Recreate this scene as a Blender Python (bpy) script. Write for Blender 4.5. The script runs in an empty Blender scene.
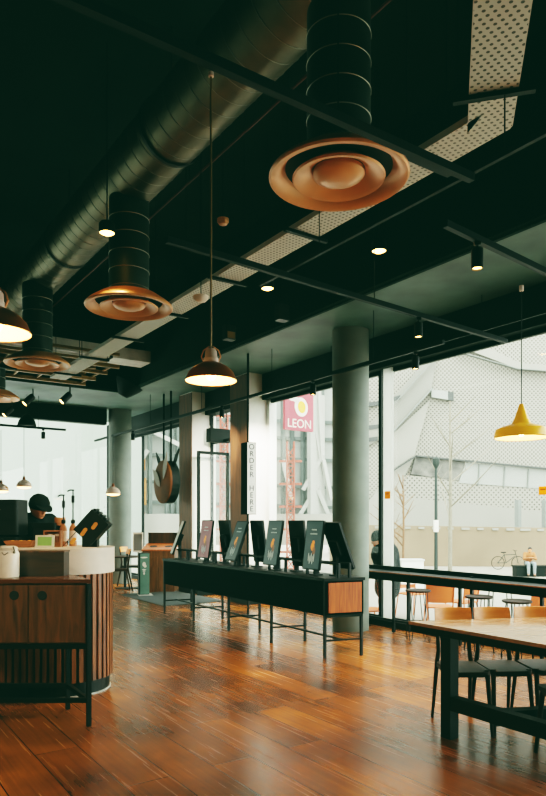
import bpy, bmesh, math, random
from mathutils import Vector, Matrix
random.seed(7)
SC = bpy.context.scene
COL = SC.collection
F, HZ, CX, EYE = 660.0, 519.0, 273.0, 1.6
PI = math.pi
TH = math.atan2(.566, .824)                      # azimuth of the room axes
CA, SA = math.cos(TH), math.sin(TH)

def R(a, b, z=0):                                # room axes: a along the glazed front, b towards it
    return Vector((CA*b - SA*a, SA*b + CA*a, z))
def P(px, py, z):                                # point at height z seen along a sight line of the photo
    Y = F*(EYE - z)/(py - HZ)
    return Vector(((px - CX)/F*Y, Y, z))
def D(px, py, Y):
    return Vector(((px - CX)/F*Y, Y, EYE + (HZ - py)/F*Y))

# ------------------------------------------------------------------ materials
def newmat(name):
    m = bpy.data.materials.new(name); m.use_nodes = True
    nt = m.node_tree
    return m, nt, nt.nodes['Principled BSDF']
def lin(c):
    return tuple(((v/255)/12.92 if v/255 <= .04045 else (((v/255)+.055)/1.055)**2.4) for v in c) + (1,)
def mat(name, rgb, rough=.5, metal=0, var=.12, scale=6, bump=0, emit=None, es=0, spec=.5, stretch=(1,1,1)):
    m, nt, bs = newmat(name)
    c = lin(rgb)
    tc = nt.nodes.new('ShaderNodeTexCoord'); mp = nt.nodes.new('ShaderNodeMapping')
    mp.inputs['Scale'].default_value = stretch
    nz = nt.nodes.new('ShaderNodeTexNoise'); nz.inputs['Scale'].default_value = scale
    nz.inputs['Detail'].default_value = 6
    nt.links.new(tc.outputs['Object'], mp.inputs[0]); nt.links.new(mp.outputs[0], nz.inputs['Vector'])
    rp = nt.nodes.new('ShaderNodeValToRGB')
    rp.color_ramp.elements[0].position = .3; rp.color_ramp.elements[1].position = .7
    rp.color_ramp.elements[0].color = tuple(v*(1-var) for v in c[:3]) + (1,)
    rp.color_ramp.elements[1].color = tuple(min(1, v*(1+var)) for v in c[:3]) + (1,)
    nt.links.new(nz.outputs['Fac'], rp.inputs[0]); nt.links.new(rp.outputs[0], bs.inputs['Base Color'])
    bs.inputs['Roughness'].default_value = rough; bs.inputs['Metallic'].default_value = metal
    bs.inputs['Specular IOR Level'].default_value = spec
    if bump:
        bp = nt.nodes.new('ShaderNodeBump'); bp.inputs['Strength'].default_value = bump
        bp.inputs['Distance'].default_value = .01
        nt.links.new(nz.outputs['Fac'], bp.inputs['Height']); nt.links.new(bp.outputs[0], bs.inputs['Normal'])
    if emit:
        bs.inputs['Emission Color'].default_value = lin(emit); bs.inputs['Emission Strength'].default_value = es
    return m
def wood(name, dark, light, rough=.4, stretch=(1, 14, 14), scale=2.2, spec=.5):
    m, nt, bs = newmat(name)
    tc = nt.nodes.new('ShaderNodeTexCoord'); mp = nt.nodes.new('ShaderNodeMapping')
    mp.inputs['Scale'].default_value = stretch
    nz = nt.nodes.new('ShaderNodeTexNoise'); nz.inputs['Scale'].default_value = scale
    nz.inputs['Detail'].default_value = 8; nz.inputs['Distortion'].default_value = .6
    rp = nt.nodes.new('ShaderNodeValToRGB')
    rp.color_ramp.elements[0].position = .32; rp.color_ramp.elements[1].position = .68
    rp.color_ramp.elements[0].color = lin(dark); rp.color_ramp.elements[1].color = lin(light)
    nt.links.new(tc.outputs['Object'], mp.inputs[0]); nt.links.new(mp.outputs[0], nz.inputs['Vector'])
    nt.links.new(nz.outputs['Fac'], rp.inputs[0]); nt.links.new(rp.outputs[0], bs.inputs['Base Color'])
    bs.inputs['Roughness'].default_value = rough; bs.inputs['Specular IOR Level'].default_value = spec
    bp = nt.nodes.new('ShaderNodeBump'); bp.inputs['Strength'].default_value = .12; bp.inputs['Distance'].default_value = .004
    nt.links.new(nz.outputs['Fac'], bp.inputs['Height']); nt.links.new(bp.outputs[0], bs.inputs['Normal'])
    return m

def floor_mat():
    m, nt, bs = newmat('worn_oak_boards')
    N = nt.nodes.new; L = nt.links.new
    tc = N('ShaderNodeTexCoord'); mp = N('ShaderNodeMapping')
    mp.inputs['Rotation'].default_value = (0, 0, -(TH + PI/2))
    L(tc.outputs['Object'], mp.inputs[0])
    br = N('ShaderNodeTexBrick')
    br.inputs['Scale'].default_value = 1; br.inputs['Brick Width'].default_value = 2.3
    br.inputs['Row Height'].default_value = .30; br.inputs['Mortar Size'].default_value = .005
    br.inputs['Mortar Smooth'].default_value = .3; br.inputs['Bias'].default_value = 0
    br.offset = .37
    br.inputs['Color1'].default_value = (0, 0, 0, 1); br.inputs['Color2'].default_value = (1, 1, 1, 1)
    br.inputs['Mortar'].default_value = (.5, .5, .5, 1)
    L(mp.outputs[0], br.inputs['Vector'])
    mp2 = N('ShaderNodeMapping'); mp2.inputs['Scale'].default_value = (.7, 20, 1)
    L(mp.outputs[0], mp2.inputs[0])
    gr = N('ShaderNodeTexNoise'); gr.inputs['Scale'].default_value = 1.6; gr.inputs['Detail'].default_value = 5
    gr.inputs['Distortion'].default_value = .15
    L(mp2.outputs[0], gr.inputs['Vector'])
    big = N('ShaderNodeTexNoise'); big.inputs['Scale'].default_value = 1.3; big.inputs['Detail'].default_value = 4
    L(mp.outputs[0], big.inputs['Vector'])
    def math_(op, a, b):
        n = N('ShaderNodeMath'); n.operation = op
        for i, v in enumerate((a, b)):
            if isinstance(v, (int, float)): n.inputs[i].default_value = v
            else: L(v, n.inputs[i])
        return n.outputs[0]
    s = math_('MULTIPLY', br.outputs['Color'], .20)
    s = math_('ADD', s, math_('ADD', math_('MULTIPLY', gr.outputs['Fac'], .30), .10))
    s = math_('ADD', s, math_('ADD', math_('MULTIPLY', big.outputs['Fac'], .66), -.12))
    rp = N('ShaderNodeValToRGB')
    e = rp.color_ramp.elements
    e[0].position = .34; e[0].color = lin((54, 25, 5))
    e[1].position = .86; e[1].color = lin((214, 130, 40))
    k = e.new(.62); k.color = lin((142, 77, 18))
    L(s, rp.inputs[0])
    mx = N('ShaderNodeMixRGB'); mx.blend_type = 'MULTIPLY'
    L(br.outputs['Fac'], mx.inputs[0]); L(rp.outputs[0], mx.inputs[1]); mx.inputs[2].default_value = (.18, .13, .1, 1)
    L(mx.outputs[0], bs.inputs['Base Color'])
    rr = N('ShaderNodeMapRange'); rr.inputs['To Min'].default_value = .18; rr.inputs['To Max'].default_value = .33
    L(gr.outputs['Fac'], rr.inputs[0]); L(rr.outputs[0], bs.inputs['Roughness'])
    bp = N('ShaderNodeBump'); bp.inputs['Strength'].default_value = .05; bp.inputs['Distance'].default_value = .003
    hh = math_('SUBTRACT', math_('MULTIPLY', gr.outputs['Fac'], .25), br.outputs['Fac'])
    L(hh, bp.inputs['Height']); L(bp.outputs[0], bs.inputs['Normal'])
    bs.inputs['Specular IOR Level'].default_value = .6
    bs.inputs['Coat Weight'].default_value = .12; bs.inputs['Coat Roughness'].default_value = .3
    return m

def dots_mat(name, base, hole, pitch=.3, rad=.29, plane='XZ', fade=.8):
    m, nt, bs = newmat(name)
    N = nt.nodes.new; L = nt.links.new
    tc = N('ShaderNodeTexCoord'); mp = N('ShaderNodeMapping')
    if plane == 'XZ': mp.inputs['Rotation'].default_value = (PI/2, 0, 0)
    L(tc.outputs['Object'], mp.inputs[0])
    sc = N('ShaderNodeVectorMath'); sc.operation = 'SCALE'; sc.inputs['Scale'].default_value = 1/pitch
    rt = N('ShaderNodeMapping'); rt.inputs['Rotation'].default_value = (0, 0, PI/4)
    L(mp.outputs[0], rt.inputs[0]); L(rt.outputs[0], sc.inputs[0])
    fr = N('ShaderNodeVectorMath'); fr.operation = 'FRACTION'; L(sc.outputs[0], fr.inputs[0])
    sb = N('ShaderNodeVectorMath'); sb.operation = 'SUBTRACT'; L(fr.outputs[0], sb.inputs[0]); sb.inputs[1].default_value = (.5, .5, 0)
    fl = N('ShaderNodeVectorMath'); fl.operation = 'MULTIPLY'; L(sb.outputs[0], fl.inputs[0]); fl.inputs[1].default_value = (1, 1, 0)
    ln = N('ShaderNodeVectorMath'); ln.operation = 'LENGTH'; L(fl.outputs[0], ln.inputs[0])
    lt = N('ShaderNodeMath'); lt.operation = 'LESS_THAN'; L(ln.outputs['Value'], lt.inputs[0]); lt.inputs[1].default_value = rad
    nz = N('ShaderNodeTexNoise'); nz.inputs['Scale'].default_value = .35; L(tc.outputs['Object'], nz.inputs['Vector'])
    mu = N('ShaderNodeMath'); mu.operation = 'MULTIPLY'; L(lt.outputs[0], mu.inputs[0])
    mr = N('ShaderNodeMapRange'); mr.inputs['From Min'].default_value = .3; mr.inputs['From Max'].default_value = .7
    mr.inputs['To Min'].default_value = fade*.75; mr.inputs['To Max'].default_value = fade
    L(nz.outputs['Fac'], mr.inputs[0]); L(mr.outputs[0], mu.inputs[1])
    mx = N('ShaderNodeMixRGB'); L(mu.outputs[0], mx.inputs[0])
    mx.inputs[1].default_value = lin(base); mx.inputs[2].default_value = lin(hole)
    L(mx.outputs[0], bs.inputs['Base Color']); bs.inputs['Roughness'].default_value = .8
    return m

def glass_mat(name, tint=(1, 1, 1), gloss=.05):
    m = bpy.data.materials.new(name); m.use_nodes = True
    nt = m.node_tree; nt.nodes.clear(); N = nt.nodes.new; L = nt.links.new
    o = N('ShaderNodeOutputMaterial'); t = N('ShaderNodeBsdfTransparent'); g = N('ShaderNodeBsdfGlossy')
    nz = N('ShaderNodeTexNoise'); nz.inputs['Scale'].default_value = .8
    mr = N('ShaderNodeMapRange'); mr.inputs['To Min'].default_value = gloss*.8; mr.inputs['To Max'].default_value = gloss*1.2
    L(nz.outputs['Fac'], mr.inputs[0])
    t.inputs[0].default_value = (*tint, 1); g.inputs['Roughness'].default_value = .02
    x = N('ShaderNodeMixShader'); L(mr.outputs[0], x.inputs[0]); L(t.outputs[0], x.inputs[1]); L(g.outputs[0], x.inputs[2])
    L(x.outputs[0], o.inputs[0])
    return m

M = {}
M['floor'] = floor_mat()
M['ceil'] = mat('black_painted_ceiling', (14, 27, 21), .9, var=.3, scale=3, spec=.1)
M['soffit'] = mat('dark_green_concrete_soffit', (60, 82, 71), .55, var=.5, scale=1.6, bump=.1)
M['header'] = mat('near_black_green_paint', (9, 15, 12), .6, var=.2, spec=.15)
M['wallp'] = mat('dark_grey_green_wall', (62, 66, 60), .8)
M['conc'] = mat('grey_cast_concrete', (104, 112, 104), .72, var=.2, scale=2.4, bump=.15)
M['concl'] = mat('pale_concrete', (236, 234, 224), .8, var=.08, scale=2.5, bump=.15)
M['brownclad'] = wood('brown_timber_cladding', (62, 36, 15), (94, 58, 26), .6, (9, 9, 1))
M['white'] = mat('white_painted_metal', (226, 228, 220), .5, var=.03)
M['black'] = mat('matt_black_metal', (8, 11, 10), .5, var=.2, spec=.22)
M['blackwood'] = wood('black_stained_board', (5, 7, 6), (8, 11, 9), .8, spec=.06)
M['track'] = mat('black_track_paint', (8, 12, 10), .55, var=.15, spec=.15)
M['silver'] = mat('galvanised_steel', (112, 104, 84), .4, 1, .3, 4)
M['silverflat'] = mat('pale_galvanised_sheet', (205, 204, 192), .6, .25, .2, 5)
M['insul'] = mat('dark_green_insulation_wrap', (20, 36, 30), .6, var=.3, scale=5, bump=.2)
M['band'] = mat('dull_steel_band', (150, 152, 140), .4, .6)
M['copper'] = mat('copper_tan_lacquer', (210, 142, 78), .36, .25, .12, 3)
M['copperdark'] = mat('dark_bronze_lacquer', (124, 66, 28), .28, .6, .2, 3)
M['bulb'] = mat('warm_glowing_bulb', (255, 220, 160), .3, emit=(255, 196, 110), es=14)
M['spotglow'] = mat('warm_spotlight_lens', (255, 200, 120), .3, emit=(255, 178, 84), es=16)
M['inner'] = mat('glow_tinted_reflector', (252, 204, 140), .4, var=.03)  # orange lamp glow tinted into the lining colour
M['brass'] = mat('brass_yellow_metal', (126, 94, 40), .45, .4, .3, 5)
M['yellow'] = mat('yellow_enamel', (250, 182, 30), .35, var=.06, emit=(250, 170, 30), es=.10)  # slight glow added so the enamel looks luminous
M['cream'] = mat('cream_stone_fascia', (214, 200, 184), .45, var=.06, scale=9)
M['slat'] = wood('warm_brown_slats', (86, 44, 16), (150, 86, 36), .45, (10, 10, 1))
M['slatdark'] = mat('black_slat_backing', (16, 20, 17), .8)
M['cab'] = wood('dark_oak_cabinet', (62, 38, 17), (108, 68, 32), .42, (9, 9, 1.1), 2.6)
M['boxwood'] = wood('dark_stained_box_wood', (34, 22, 12), (62, 40, 22), .5, (1.2, 9, 9))
M['cabtop'] = wood('polished_oak_top', (72, 38, 19), (104, 58, 30), .25)
M['endwood'] = wood('orange_oak_end_panel', (122, 56, 16), (184, 98, 34), .5, (14, 14, .9), 3)
M['tabletop'] = wood('oak_table_top', (158, 126, 100), (188, 156, 128), .13, (2, 14, 14), 2.2, .9)
M['tableleg'] = wood('black_brown_timber', (10, 11, 9), (17, 16, 12), .5, (10, 10, 1), spec=.2)
M['plytan'] = wood('orange_tan_plywood', (206, 122, 52), (232, 152, 78), .35, (1, 12, 12))
M['chairleg'] = wood('dark_walnut_frame', (34, 21, 11), (58, 35, 17), .6, (10, 10, 1), 2.2, .25)
M['orangechair'] = mat('orange_powder_coat', (190, 88, 26), .5, var=.06)
M['skin'] = mat('warm_skin', (196, 128, 88), .55, var=.06)
M['cloth'] = mat('black_cotton', (15, 22, 20), .9, var=.3, scale=14, bump=.2, spec=.15)
M['coat'] = mat('black_wool_coat', (28, 34, 34), .9, var=.3, scale=10, spec=.15)
M['tan'] = mat('tan_jacket', (150, 92, 56), .9, var=.15)
M['denim'] = mat('grey_blue_trousers', (120, 130, 132), .9, var=.15)
M['whitecloth'] = mat('white_shirt', (215, 215, 205), .9)
M['hair'] = mat('dark_hair', (30, 24, 20), .8)
M['screen'] = mat('dark_navy_screen', (12, 34, 40), .3, var=.1, emit=(10, 40, 46), es=.12)
M['screenpink'] = mat('rose_pink_screen', (120, 50, 60), .3, var=.2, emit=(160, 70, 84), es=.1)
M['ink_orange'] = mat('orange_picture', (216, 130, 40), .4, emit=(214, 132, 40), es=.2)
M['ink_white'] = mat('pale_picture', (180, 196, 190), .4, emit=(150, 166, 160), es=.12)
M['ink_brown'] = mat('brown_picture', (120, 76, 44), .4, emit=(120, 76, 44), es=.1)
M['sidegrey'] = mat('pale_grey_plastic', (196, 198, 190), .4)
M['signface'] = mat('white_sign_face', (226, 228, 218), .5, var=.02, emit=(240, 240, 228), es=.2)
M['ink'] = mat('charcoal_lettering', (26, 28, 27), .6)
M['pink'] = mat('pink_sign_face', (181, 74, 90), .6, var=.1, scale=2)
M['pinkwhite'] = mat('off_white_lettering', (240, 232, 222), .6)
M['green'] = mat('sage_green_panel', (88, 122, 106), .5)
M['cardgreen'] = mat('leaf_green_card', (136, 186, 96), .6)
M['paper'] = mat('off_white_card', (226, 222, 208), .7)
M['enamel'] = mat('white_enamel', (232, 224, 208), .3)
M['amber'] = mat('orange_plastic', (232, 150, 44), .4)
M['labelcream'] = mat('cream_label', (214, 190, 172), .6)
M['crate'] = wood('warm_wood_crate', (130, 74, 34), (182, 112, 56), .5)
M['plaque'] = mat('dark_gold_plaque', (92, 50, 12), .7, 0, .25, 3, spec=.2)
M['leafgrey'] = mat('grey_leaf_metal', (112, 100, 84), .5, .2)
M['mat_grey'] = mat('grey_entrance_mat', (58, 64, 62), .95, scale=60, var=.2)
M['perf'] = dots_mat('white_perforated_sheet', (206, 212, 200), (26, 34, 28), .042, .25, 'XY', .9)
M['brick'] = dots_mat('pale_perforated_brick', (138, 135, 126), (48, 46, 40), .195, .30)
M['brick2'] = dots_mat('pale_perforated_brick_small', (138, 135, 126), (44, 42, 36), .23, .27)
M['smooth'] = mat('smooth_pale_brick', (136, 134, 126), .85, var=.03, scale=.5)
M['smooth2'] = mat('pale_grey_brick_band', (126, 125, 118), .85, var=.04, scale=.5)
M['mottle'] = mat('mottled_grey_glazing', (90, 88, 82), .5, var=.6, scale=1.6)
M['paleglass'] = mat('pale_window_glazing', (138, 141, 135), .4, var=.03)
M['darkglass'] = mat('grey_window_glazing', (50, 53, 51), .4)
M['plaster'] = mat('pale_rendered_wall', (134, 142, 134), .9, var=.02, scale=.3)
M['hoard'] = mat('beige_stone_wall', (126, 110, 91), .9, var=.12, scale=.45)
M['paving'] = mat('pale_stone_paving', (138, 133, 123), .85, var=.06, scale=1.2)
M['bark'] = mat('pale_bark', (120, 114, 101), .9, var=.2, scale=8)
M['rust'] = mat('brown_bark', (109, 80, 58), .9, var=.2, scale=8)
M['lamp'] = mat('dark_green_lamp_post', (22, 34, 29), .6)
M['redsteel'] = mat('faded_red_steel', (142, 66, 51), .7)
M['whitesteel'] = mat('white_steel_member', (144, 144, 138), .6, var=.03)
M['greysteel'] = mat('pale_grey_cladding', (110, 114, 110), .6, var=.06)
def fin_mat(name, c=(.8, .82, .78)):
    m = bpy.data.materials.new(name); m.use_nodes = True
    nt = m.node_tree; nt.nodes.clear(); N = nt.nodes.new; L = nt.links.new
    o = N('ShaderNodeOutputMaterial'); t = N('ShaderNodeBsdfTranslucent'); d = N('ShaderNodeBsdfDiffuse'); x = N('ShaderNodeMixShader')
    t.inputs[0].default_value = (*c, 1); d.inputs[0].default_value = (*c, 1); x.inputs[0].default_value = .7
    L(d.outputs[0], x.inputs[1]); L(t.outputs[0], x.inputs[2]); L(x.outputs[0], o.inputs[0]); return m
M['fin'] = fin_mat('frosted_glass_fin')
M['ambert'] = fin_mat('amber_reflection_film', (.95, .42, .05))  # translucent orange standing in for lamp reflections
M['glass'] = glass_mat('clear_window_glass', (.985, 1, .985), .025)
M['redpipe'] = mat('dull_red_conduit', (96, 44, 34), .6)
M['midsteel'] = mat('grey_steel_frame', (74, 82, 78), .6, var=.1)
M['orangepanel'] = mat('pale_orange_panel', (152, 104, 51), .6)
M['shelfgoods'] = mat('shop_shelf_display', (150, 130, 110), .7, var=.9, scale=5)

# ------------------------------------------------------------------ mesh builder
class MB:
    def __init__(s): s.v = []; s.f = []; s.mi = []; s.m = 0
    def add(s, vs, fs):
        n = len(s.v); s.v += [Vector(x) for x in vs]
        for f in fs: s.f.append(tuple(i+n for i in f)); s.mi.append(s.m)
        return s
    def box(s, c, d, rz=0, mx=None):
        x, y, z = d[0]/2, d[1]/2, d[2]/2
        vs = [Vector(p) for p in ((-x,-y,-z),(x,-y,-z),(x,y,-z),(-x,y,-z),(-x,-y,z),(x,-y,z),(x,y,z),(-x,y,z))]
        mm = mx if mx is not None else Matrix.Rotation(rz, 3, 'Z')
        vs = [mm @ p + Vector(c) for p in vs]
        return s.add(vs, ((0,3,2,1),(4,5,6,7),(0,1,5,4),(1,2,6,5),(2,3,7,6),(3,0,4,7)))
    def rbox(s, c, d, r, rz=0, mx=None, n=4):
        """box with rounded vertical edges"""
        x, y = d[0]/2-r, d[1]/2-r; pts = []
        for cx, cy, a0 in ((x,y,0),(-x,y,PI/2),(-x,-y,PI),(x,-y,3*PI/2)):
            for k in range(n+1):
                a = a0+PI/2*k/n; pts.append((cx+r*math.cos(a), cy+r*math.sin(a)))
        mm = mx if mx is not None else Matrix.Rotation(rz, 3, 'Z')
        N = len(pts)
        vs = [mm @ Vector((p[0], p[1], -d[2]/2)) + Vector(c) for p in pts] + [mm @ Vector((p[0], p[1], d[2]/2)) + Vector(c) for p in pts]
        fs = [tuple(range(N-1, -1, -1)), tuple(range(N, 2*N))] + [(i, (i+1) % N, N+(i+1) % N, N+i) for i in range(N)]
        return s.add(vs, fs)
    def prism(s, poly, z0, z1):
        N = len(poly)
        ar = sum(poly[i][0]*poly[(i+1) % N][1]-poly[(i+1) % N][0]*poly[i][1] for i in range(N))
        if ar < 0: poly = poly[::-1]
        vs = [(p[0], p[1], z0) for p in poly] + [(p[0], p[1], z1) for p in poly]
        return s.add(vs, [tuple(range(N-1, -1, -1)), tuple(range(N, 2*N))] + [(i, (i+1) % N, N+(i+1) % N, N+i) for i in range(N)])
    def beam(s, p, q, w, h, up=Vector((0, 0, 1))):
        p, q = Vector(p), Vector(q); d = (q-p).normalized()
        if abs(d.dot(up)) > .98: up = Vector((CA, SA, 0))
        x = d.cross(up).normalized(); u = x.cross(d).normalized()
        vs = []
        for e in (p, q):
            for sx, su in ((-1,-1),(1,-1),(1,1),(-1,1)): vs.append(e + x*sx*w/2 + u*su*h/2)
        return s.add(vs, ((3,2,1,0),(4,5,6,7),(0,1,5,4),(1,2,6,5),(2,3,7,6),(3,0,4,7)))
    def tube(s, pts, r, n=10, cap=True):
        pts = [Vector(p) for p in pts]; rs = r if isinstance(r, (list, tuple)) else [r]*len(pts)
        vs = []; prev = None
        for i, p in enumerate(pts):
            d = (pts[min(i+1, len(pts)-1)] - pts[max(i-1, 0)]).normalized()
            if prev is None:
                u = Vector((0,0,1)) if abs(d.z) < .9 else Vector((1,0,0))
                x = d.cross(u).normalized()
            else: x = (prev - d*prev.dot(d)).normalized()
            prev = x; y = d.cross(x)
            for k in range(n):
                a = 2*PI*k/n; vs.append(p + (x*math.cos(a)+y*math.sin(a))*rs[i])
        fs = []
        for i in range(len(pts)-1):
            for k in range(n):
                fs.append((i*n+k, i*n+(k+1) % n, (i+1)*n+(k+1) % n, (i+1)*n+k))
        if cap:
            fs.append(tuple(range(n-1, -1, -1))); fs.append(tuple((len(pts)-1)*n+k for k in range(n)))
        return s.add(vs, fs)
    def lathe(s, prof, c=(0,0,0), n=32, mx=None):
        vs = []; c = Vector(c)
        for r, z in prof:
            for k in range(n):
                a = 2*PI*k/n; p = Vector((max(r, 1e-4)*math.cos(a), max(r, 1e-4)*math.sin(a), z))
                vs.append((mx @ p if mx is not None else p) + c)
        fs = [(i*n+k, i*n+(k+1) % n, (i+1)*n+(k+1) % n, (i+1)*n+k) for i in range(len(prof)-1) for k in range(n)]
        return s.add(vs, fs)
    def ball(s, c, r, n=14, sc=(1,1,1), mx=None):
        c = Vector(c); vs = []; m_ = n//2+1
        for i in range(m_+1):
            t = PI*i/m_
            for k in range(n):
                a = 2*PI*k/n
                p = Vector((max(math.sin(t), 1e-3)*math.cos(a)*sc[0], max(math.sin(t), 1e-3)*math.sin(a)*sc[1], -math.cos(t)*sc[2]))*r
                vs.append((mx @ p if mx is not None else p) + c)
        return s.add(vs, [(i*n+k, i*n+(k+1) % n, (i+1)*n+(k+1) % n, (i+1)*n+k) for i in range(m_) for k in range(n)])
    def poly(s, pts, th=0, nrm=None):
        """flat polygon, with thickness th along nrm"""
        pts = [Vector(p) for p in pts]; N = len(pts)
        if not th: return s.add(pts, [tuple(range(N))])
        nrm = Vector(nrm) if nrm is not None else (pts[1]-pts[0]).cross(pts[2]-pts[0]).normalized()
        vs = pts + [p + nrm*th for p in pts]
        return s.add(vs, [tuple(range(N-1, -1, -1)), tuple(range(N, 2*N))] + [(i, (i+1) % N, N+(i+1) % N, N+i) for i in range(N)])
    def build(s, name, mats, parent=None, smooth=False, kind=None, bevel=0):
        me = bpy.data.meshes.new(name)
        me.from_pydata([tuple(v) for v in s.v], [], s.f)
        if not isinstance(mats, (list, tuple)): mats = [mats]
        for m in mats: me.materials.append(m)
        for p, i in zip(me.polygons, s.mi): p.material_index = min(i, len(mats)-1)
        bm = bmesh.new(); bm.from_mesh(me)
        bmesh.ops.recalc_face_normals(bm, faces=bm.faces)
        if bevel:
            ed = [e for e in bm.edges if len(e.link_faces) == 2 and e.calc_face_angle(0) > .6]
            bmesh.ops.bevel(bm, geom=ed, offset=bevel, segments=1, affect='EDGES', clamp_overlap=True)
        if smooth:
            for f in bm.faces: f.smooth = True
            for e in bm.edges:
                if len(e.link_faces) == 2 and e.calc_face_angle(0) > .7: e.smooth = False
        bm.to_mesh(me); bm.free()
        o = bpy.data.objects.new(name, me); COL.objects.link(o)
        if parent is not None: o.parent = parent
        if kind: o['kind'] = kind
        return o

def tag(o, label, cat, group=None, kind=None):
    o['label'] = label; o['category'] = cat
    if group: o['group'] = group
    if kind: o['kind'] = kind
    return o
def thing(name, label, cat, loc=(0,0,0), rz=0, group=None):
    o = bpy.data.objects.new(name, None); COL.objects.link(o)
    o.location = loc; o.rotation_euler = (0, 0, rz); o.empty_display_size = .1
    return tag(o, label, cat, group)
def struct(name, mb, m, smooth=False):
    return mb.build(name, m, None, smooth, 'structure')
def copy_tree(o, loc, rz=None, label=None, parent=None):
    c = o.copy(); COL.objects.link(c)
    if parent is None:
        c.location = loc
        if rz is not None: c.rotation_euler = (0, 0, rz)
        if label: c['label'] = label
    else: c.parent = parent
    for ch in list(o.children): copy_tree(ch, None, None, None, c)
    return c
def text_mesh(body, size, name, m, parent, mx, depth=.002, align='CENTER', spacing=1.0, line=1.0):
    cu = bpy.data.curves.new(name+'_curve', 'FONT'); cu.body = body; cu.size = size; cu.extrude = depth
    cu.align_x = align; cu.align_y = 'CENTER'; cu.space_character = spacing; cu.space_line = line
    t = bpy.data.objects.new(name+'_text', cu); COL.objects.link(t)
    dg = bpy.context.evaluated_depsgraph_get(); dg.update()
    me = bpy.data.meshes.new_from_object(t.evaluated_get(dg))
    bpy.data.objects.remove(t); bpy.data.curves.remove(cu)
    me.transform(mx); me.materials.clear(); me.materials.append(m); me.name = name
    o = bpy.data.objects.new(name, me); COL.objects.link(o); o.parent = parent
    return o
def point_light(name, loc, e, col, r=.03, parent=None, kind='POINT'):
    l = bpy.data.lights.new(name, kind); l.energy = e; l.color = col
    if kind == 'POINT': l.shadow_soft_size = r
    o = bpy.data.objects.new(name, l); COL.objects.link(o); o.location = loc
    if parent is not None: o.parent = parent
    return o

# ================================================================== SETTING
CEIL, SOF, HEAD = 6.1, 4.33, 3.85
WB = 7.04            # glazed front
EA = 15.9            # end wall
BK, LF = -4.0, -5.0
def rpoly(*ab): return [R(a, b)[:2] for a, b in ab]

struct('floor', MB().prism(rpoly((BK-.2, LF-.2), (BK-.2, WB+.1), (18.2, WB+.1), (18.2, LF-.2)), -.12, 0), M['floor'])
struct('ceiling', MB().prism(rpoly((BK-.2, LF-.2), (BK-.2, WB+.3), (18.2, WB+.3), (18.2, LF-.2)), CEIL, CEIL+.2), M['ceil'])
# lowered slab along the glazed front and the end wall
struct('ceiling_soffit', MB().prism(rpoly((BK, 5.45), (BK, WB+.1), (18, WB+.1), (18, LF), (13.6, LF), (13.6, 5.45)), SOF, SOF+.05), M['soffit'])
struct('trim_1', MB().prism(rpoly((BK, 5.45), (BK, 5.5), (13.65, 5.5), (13.65, LF), (13.6, LF), (13.6, 5.45)), SOF-.001, CEIL), M['ceil'])
struct('wall_left', MB().prism(rpoly((BK, LF-.2), (BK, LF), (18, LF), (18, LF-.2)), 0, CEIL), M['wallp'])
struct('wall_back', MB().prism(rpoly((BK-.2, LF-.2), (BK-.2, WB), (BK, WB), (BK, LF-.2)), 0, CEIL), M['wallp'])
w6 = struct('window_6', MB().beam(R(18, WB-.05, 0), R(18, WB-.05, HEAD), .06, .06), M['header'])
MB().box(R(18, 6.5, 2.1), (1.1, .012, 4.2), TH).build('pane', M['glass'], w6)
struct('trim_2', MB().prism(rpoly((BK, WB-.16), (BK, WB+.1), (18, WB+.1), (18, WB-.16)), HEAD, CEIL), M['header'])      # head beam of the front
struct('trim_3', MB().prism(rpoly((EA, LF), (EA, 5.9), (EA+.2, 5.9), (EA+.2, LF)), HEAD+.1, CEIL), M['header'])        # head beam of the end wall
struct('baseboard_front', MB().prism(rpoly((BK, WB-.1), (BK, WB+.1), (18, WB+.1), (18, WB-.1)), 0, .09), M['black'])
# end window
w2 = struct('window_2', MB().beam(R(EA+.1, 2.2, 0), R(EA+.1, 2.2, .01), .05, .05), M['black'])
g = MB().box(R(EA+.1, .45, 2.0), (10.8, .012, 3.9), TH).build('pane', M['glass'], w2)
m_ = MB()
for b in (-4.9, 6.0): m_.beam(R(EA+.1, b, 0), R(EA+.1, b, HEAD+.1), .1, .1)
m_.beam(R(EA+.1, LF, .05), R(EA+.1, 6.0, .05), .1, .1)
m_.build('window_frame', M['header'], w2)

# front glazing bays: (a0, a1)
def bay(n, a0, a1, extra=(), ends=None):
    fr = MB()
    for a in (ends or (a0, a1)): fr.beam(R(a, WB, .09), R(a, WB, HEAD), .06, .07)
    for a in extra: fr.beam(R(a, WB, .09), R(a, WB, HEAD), .05, .06)
    fr.beam(R(a0, WB, .11), R(a1, WB, .11), .06, .05); fr.beam(R(a0, WB, HEAD-.03), R(a1, WB, HEAD-.03), .06, .06)
    w = struct('window_%d' % n, fr, M['header'])
    MB().box(R((a0+a1)/2, WB, (HEAD+.1)/2), (.012, a1-a0-.04, HEAD-.12), TH).build('pane', M['glass'], w)
    return w
aM = None
# the pale mullion stands where the photo shows it: px 388
def a_at(px, b):
    k = (px-CX)/F
    return (CA*b - k*SA*b)/(SA + k*CA)
aM = a_at(387, WB)
bay(1, BK+.05, a_at(392.5, WB), (), (BK+.05,))
bay(3, a_at(381, WB), 10.35, (), (a_at(381.5, WB), 10.35))
bay(4, 13.25, 17.9, (a_at(143, WB),))
fa, fb_ = a_at(392.5, WB-.04), a_at(384.5, WB-.04)
MB().box(R((fa+fb_)/2, WB-.04, (HEAD+.09)/2), (.05, fb_-fa, HEAD-.09), TH).build('trim_4', M['fin'], None, False, 'structure')
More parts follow.
